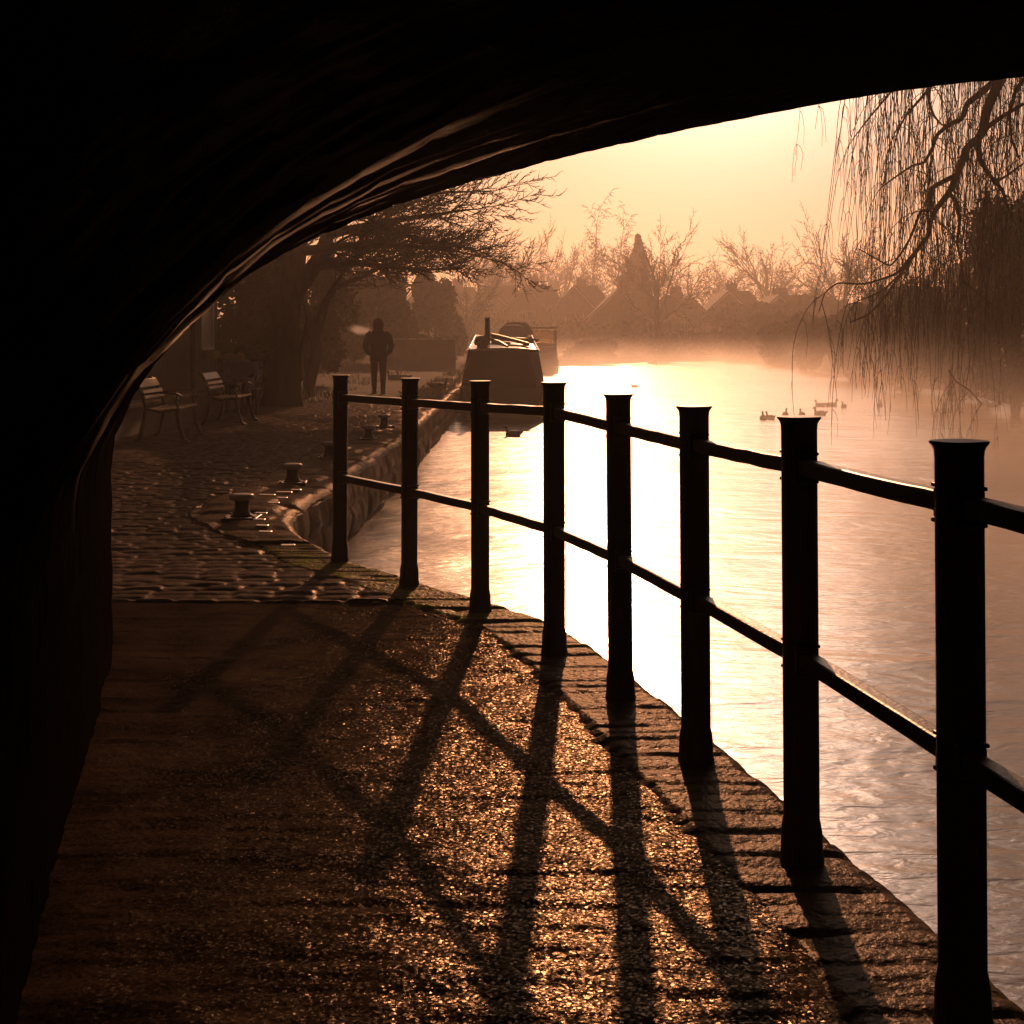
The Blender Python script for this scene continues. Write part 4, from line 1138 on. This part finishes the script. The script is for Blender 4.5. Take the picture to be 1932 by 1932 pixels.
roofthing('boat_pole', [(-.30, 1.9, zt + .38), (.05, 1.6, zt + .30), (.60, .7, zt + .15)], .045, M['wood'], 'wooden boat pole lying slantwise on the near boat roof', 'pole')
roofthing('boat_pole', [(-.15, 2.2, zt + .30), (.40, 2.0, zt + .26), (.84, 1.9, zt + .24)], .05, M['wood'], 'thick round pole across the near boat roof in front of the hood', 'pole')
roofthing('boat_hook', [(-.35, 1.7, zt + .28), (-.1, 1.2, zt + .2), (.10, .5, zt + .09)], .04, M['iron'], 'dark boat hook sloping toward the viewer on the boat roof', 'boat hook')
roofthing('gangplank', [(.08, .75, zt + .12), (.62, .72, zt + .12)], .05, M['boat_pale'], 'pale gangplank end lying across the boat roof', 'plank', 4, .5)
roofthing('roof_bar', [(-.82, 1.9, zt + .18), (.10, 1.9, zt + .19)], .022, M['trim'], 'thin bar running across the left part of the boat roof', 'bar')
m_ = MB()
for k_ in range(5): m_.tube([(.05 + math.cos(a / 10 * 6.283) * (.15 - .01 * k_), 1.25 + math.sin(a / 10 * 6.283) * (.15 - .01 * k_), zt + .09 + k_ * .025) for a in range(11)], .014, 5)
o = m_.build('coiled_rope', M['rope']); o.location = A.location; tag(o, 'coil of rope lying in the middle of the near boat roof', 'rope')
m_ = MB().loft([(0, 0, 0, .07, .07), (0, 0, .06, .07, .07), (0, 0, .07, .11, .11), (0, 0, .10, .10, .10), (0, 0, .12, .02, .02)], 16)
o = m_.build('mushroom_vent', M['plate'], A, smooth=True); o.location = (.35, 2.9, zt + .06)
o2 = o.copy(); sc.collection.objects.link(o2); o2.location = (-.1, 5.2, zt + .06)
MB().box((-.2, 1.9, zt + .22), (.2, .3, .3)).build('roof_box', M['boat_hull'], A)
MB().sphere((0, 0, 0), .12, 12, 10, (.7, .7, 2.0)).build('fender', M['boat_hull'], A, smooth=True).location = (1.14, 1.6, .35)
# mooring ropes
for i, (a, b, lb) in enumerate((((-1.15, 33.6, .05), (-2.7, 33.9, .06), 'mooring rope from the near boat to the bank, lower one'), ((-.95, 33.7, .9), (-1.55, 32.6, .03), 'thin rope hanging down from the near boat roof corner'), ((-1.15, 33.9, .2), (-3.0, 35.5, .05), 'slack mooring rope running into the grass'))):
    a, b = Vector(a), Vector(b); pts = [a.lerp(b, t_ / 10) - Vector((0, 0, .18 * math.sin(math.pi * t_ / 10) * (1 - .5 * (i == 1)))) for t_ in range(11)]
    pts = [Vector((p.x, p.y, max(p.z, .03))) for p in pts]
    o = MB().tube(pts, .014, 5).build('mooring_rope', M['rope']); tag(o, lb, 'rope', 'mooring ropes')
# second boat with a rounded hood
B = narrowboat((.02, 62, WZ), 14, 'second narrowboat with rounded grey canvas hood behind the nearest one', 1)
def hood(par, w_, h0, h1, y0_, y1_, m, name='hood'):
    pr = [(-w_, h0)] + [(w_ * math.copysign(abs(math.cos(a)) ** .55, math.cos(a)), h0 + .15 + (h1 - h0 - .15) * math.sin(a) ** .55) for a in [math.pi - i * math.pi / 16 for i in range(17)]] + [(w_, h0)]
    return MB().prism(pr, (0, y0_, 0), (1, 0, 0), (0, 0, 1), (0, y1_ - y0_, 0)).build(name, m, par, bevel=.04, seg=3)
hood(B, .72, .6, 2.48, .3, 1.6, M['canvas'])
h2 = hood(B, .82, .6, 2.62, 1.7, 3.4, M['boat_dark'], 'cabin'); h2.location.x = .18
MB().prism([(-.9, .6), (.9, .6), (.78, 1.7), (0, 1.78), (-.78, 1.7)], (0, 3.5, 0), (1, 0, 0), (0, 0, 1), (0, 9, 0)).build('rear_cabin', M['boat_paint'], B)
# third boat with a wheelhouse
Cc = narrowboat((1.55, 78, WZ), 14, 'third narrowboat with a glazed wheelhouse, farthest and to the right', 2)
wh = MB()
for s in (-1, 1): wh.box((s * .85, .55, 1.75), (.10, .5, 1.3))
wh.box((0, .33, 1.25), (1.8, .06, .35)); wh.box((0, 1.0, 2.46), (1.9, 1.6, .10)); wh.box((0, 1.75, 1.25), (1.8, .06, .35))
for s in (-1, 1): wh.box((s * .85, 1.7, 1.75), (.10, .1, 1.3)); wh.box((s * .87, 1.1, 1.25), (.05, 1.3, .35))
wh.build('wheelhouse', M['boat_paint'], Cc, bevel=.01)
gl = bpy.data.materials.new('amber_window'); gl.use_nodes = True
b_ = gl.node_tree.nodes['Principled BSDF']; b_.inputs['Base Color'].default_value = (.95, .75, .5, 1); b_.inputs['Roughness'].default_value = .15; b_.inputs['Transmission Weight'].default_value = 1; b_.inputs['IOR'].default_value = 1.0
MB().box((0, .33, 1.9), (1.58, .02, .92)).build('pane', gl, Cc)
MB().prism([(-.92, .3), (.92, .3), (.8, 1.6), (0, 1.68), (-.8, 1.6)], (0, 1.9, 0), (1, 0, 0), (0, 0, 1), (0, 10, 0)).build('cabin', M['boat_pale'], Cc)
MB().box((0, -.0, .75), (1.86, .3, .7)).build('stern_rail', M['boat_pale'], Cc)

# ---------------------------------------------------------------- birds
def duck_proto(name, m, neck=.12, size=1.0):
    e = empty(name, (0, 0, 0), None, 'duck', 'ducks on the canal')
    b = MB().loft([(0, -.17, 0, .0, .0)] * 0 + [(0, 0, -.03, .065, .13), (0, 0, .0, .085, .165), (0, -.005, .04, .085, .17), (0, -.02, .075, .065, .14), (0, -.03, .10, .03, .08)], 18)
    b.tube([(0, -.14, .05), (0, -.20, .075), (0, -.23, .10)], [.04, .022, .006], 8)
    b.tube([(0, .11, .05), (0, .135, .09), (0, .14, neck + .02)], [.045, .03, .024], 10)
    b.build('body', m, e, smooth=True)
    h = MB().sphere((0, .155, neck + .045), .034, 12, 8, (.85, 1.15, .95)); h.tube([(0, .18, neck + .04), (0, .225, neck + .03)], [.014, .008], 6, flat=.5)
    h.build('head', M['duck'] if m is M['duck'] else m, e, smooth=True)
    return e
dk = duck_proto('duck', M['duck'])
DK = [(1439.6, 791.5, 2.9, 'duck facing away at the left of the near group of five'), (1453, 791, .5, 'duck touching its left neighbour in the near group'), (1482, 785, 3.1, 'middle duck just above the left rim of the seventh post'), (1513, 785, .1, 'duck right above the cap of the seventh post'), (1547, 783, .9, 'duck at the right end of the near group above the seventh post'),
      (1548, 767, 1.3, 'duck at the left of the trio farther out'), (1569, 766.5, -1.5, 'duck with raised head in the middle of the farther trio'), (1592, 769, 2.6, 'duck tucked up at the right of the farther trio'), (1660, 767, 3.0, 'lone duck below the willow twigs'),
      (1788, 778, -1.5, 'duck swimming right, above and left of the nearest post'), (1811, 777, .6, 'small duck following at the right of the nearest post'), (1852, 764, 1.5, 'dark duck near the right bank under the willow'), (1872, 768, 1.2, 'dark duck closest to the right bank'), (1197, 731, 2.0, 'single duck on the bright water beyond the fifth post'), (968, 823, 1.2, 'duck in the shadow of the near boat, behind the third rail')]
for i, (px, py, rz, lb) in enumerate(DK):
    o = dk if i == 0 else copy_tree(dk); o['label'] = lb
    g = GP(px, py, WZ); o.location = (g.x, g.y, WZ + .012); o.rotation_euler.z = rz; s = .84 if i % 2 else .92; o.scale = (s, s, s * 1.05)
sw = duck_proto('swan', M['swan'], .42); sw['category'] = 'swan'; sw['label'] = 'swan with raised neck near the far bank'; del sw['group']
g = GP(1231, 686.5, WZ); sw.location = (g.x, g.y, WZ + .02); sw.rotation_euler.z = -1.3; sw.scale = (2.2, 2.2, 2.2)
sw2 = copy_tree(sw); sw2['label'] = 'pale gull-sized bird near the right bank under the willow'; sw2['category'] = 'bird'; g = GP(1810, 754, WZ); sw2.location = (g.x, g.y, WZ); sw2.rotation_euler.z = 1.4; sw2.scale = (1.2, 1.1, .55)
for px, py, d, rz, lb in ((743, 702, 44, 1.1, 'bird standing upright on the grass right of the walking person'), (761, 704, 44, 2.0, 'bird feeding on the grass right of the upright one'), (828, 730, 36, -1.4, 'duck resting on the bank left of the near boat')):
    o = copy_tree(dk); o['label'] = lb; o['group'] = 'birds on the grass bank'; p = PT(px, py, d); o.location = (p.x, d, max(ground_z(p.x, d), .03) + .05); o.rotation_euler.z = rz; o.scale = (1.3, 1.3, 1.3)

# ---------------------------------------------------------------- houses
r_h = random.Random(9)
def house(pxp, ypk, yev, d, wpx, label, ridge=50, mwall='brick', side=1):
    d = d * .80; s = d / F; e = empty('gabled_house', ((pxp - 966) * s, d, 0), label, 'house', 'gabled houses beyond the canal')
    zp = CH + (640 - ypk) * s; ze = CH + (640 - yev) * s; wv = wpx * s / 2; dp = 7.5
    MB().prism([(-wv, -.5), (wv, -.5), (wv, ze), (0, zp - .12), (-wv, ze)], (0, 0, 0), (1, 0, 0), (0, 0, 1), (0, dp, 0)).build('wall', M[mwall], e)
    rf = MB(); th = .16; ov = .35
    for sg in (-1, 1):
        dx, dz = wv * sg, ze - zp; ln_ = math.hypot(dx, dz); ux, uz = dx / ln_, dz / ln_
        ext = ln_ + .35
        rf.prism([(0, zp - .12 + .02), (ux * ext, zp - .1 + uz * ext), (ux * ext, zp - .1 + uz * ext + th), (0, zp - .12 + .02 + th)], (0, -.35, 0), (1, 0, 0), (0, 0, 1), (0, dp + .6, 0))
    # main roof running sideways behind the gable, hipped
    rl = ridge * s * side; z0 = ze; hx = (zp - ze) * .75
    n = len(rf.v); rf.v += [(0, .8, z0), (rl + hx * side, .8, z0), (rl + hx * side, dp, z0), (0, dp, z0), (0, dp * .55, zp + .12), (rl, dp * .55, zp + .12)]
    rf.f += [(n, n + 1, n + 5, n + 4), (n + 1, n + 2, n + 5), (n + 2, n + 3, n + 4, n + 5), (n + 3, n, n + 4)]
    ro = rf.build('roof', M['tile'], e)
    MB().box(((rl + hx * side) / 2, dp * .5, ze / 2 - .27), (abs(rl + hx * side) - .5, dp - 2.0, ze + .5)).build('wing', M[mwall], e)
    cw = r_h.uniform(.9, 1.5); chh = r_h.uniform(.5, 1.1)
    c_ = MB().box((.9 * side, dp * .55, zp + chh / 2 - .1), (cw, .7, chh + .6)); c_.box((.9 * side, dp * .55, zp + chh + .16), (cw + .12, .82, .12))
    for k_ in (-.35, .0, .35)[:r_h.choice((2, 3, 3))]: c_.loft([(.9 * side + k_, dp * .55, zp + chh + .15, .12, .12), (.9 * side + k_, dp * .55, zp + chh + .15 + r_h.uniform(.25, .5), .10, .10)], 8)
    c_.build('chimney', M['brick'], ro)
    vb = MB()
    for sg in (-1, 1):
        dx, dz = wv * sg, ze - zp; ln_ = math.hypot(dx, dz); ux, uz = dx / ln_, dz / ln_
        vb.prism([(0, zp - .33), (ux * (ln_ + .3), zp - .33 + uz * (ln_ + .3)), (ux * (ln_ + .3), zp - .06 + uz * (ln_ + .3)), (0, zp - .06)], (0, -.42, 0), (1, 0, 0), (0, 0, 1), (0, .06, 0))
    vb.build('bargeboard', M['white'], e)
    MB().box(((rl + hx * side) / 2 + wv * .5 * side, .72, ze - .02), (abs(rl + hx * side) - wv * .3, .12, .16)).build('gutter', M['white'], e)
    for (wx, wz) in ((0, ze - 1.1), (0, 1.4)):
        f_ = MB().box((wx, -.03, wz), (1.9, .10, 1.35)).build('window', M['white'], e)
        g_ = MB()
        for k_ in (-.6, 0, .6): g_.box((wx + k_, -.09, wz), (.5, .03, 1.15))
        g_.build('pane', M['glass'], f_)
    return e
H = [(846, 541, 582, 196, 84, 'gabled house farthest left, half hidden by near twigs', 45, 'brick', 1),
     (920, 538, 580, 192, 88, 'gabled house with stout chimney behind the near boat chimney', 52, 'render', 1),
     (993, 538, 580, 190, 84, 'gabled house with two chimney pots above the boat hood', 48, 'brick', 1),
     (1084, 538, 582, 188, 84, 'gabled house left of the birch pair', 46, 'render', 1),
     (1167, 545, 606, 178, 130, 'wide gabled house in front of the conifer', 60, 'brick', 1),
     (1375, 548, 592, 185, 96, 'gabled house below the dip of the tree line', 50, 'brick', 1),
     (1300, 556, 600, 186, 90, 'low gabled house behind the big bare tree', -40, 'render', -1),
     (1470, 556, 594, 180, 90, 'gabled house behind the right bank, below the round tree', 70, 'brick', 1),
     (790, 538, 580, 198, 80, 'gabled house behind the bushes above the walking person', 30, 'brick', 1)]
for a in H: house(*a[:5], a[5], a[6] if a[6] > 0 else -a[6], a[7], a[8])
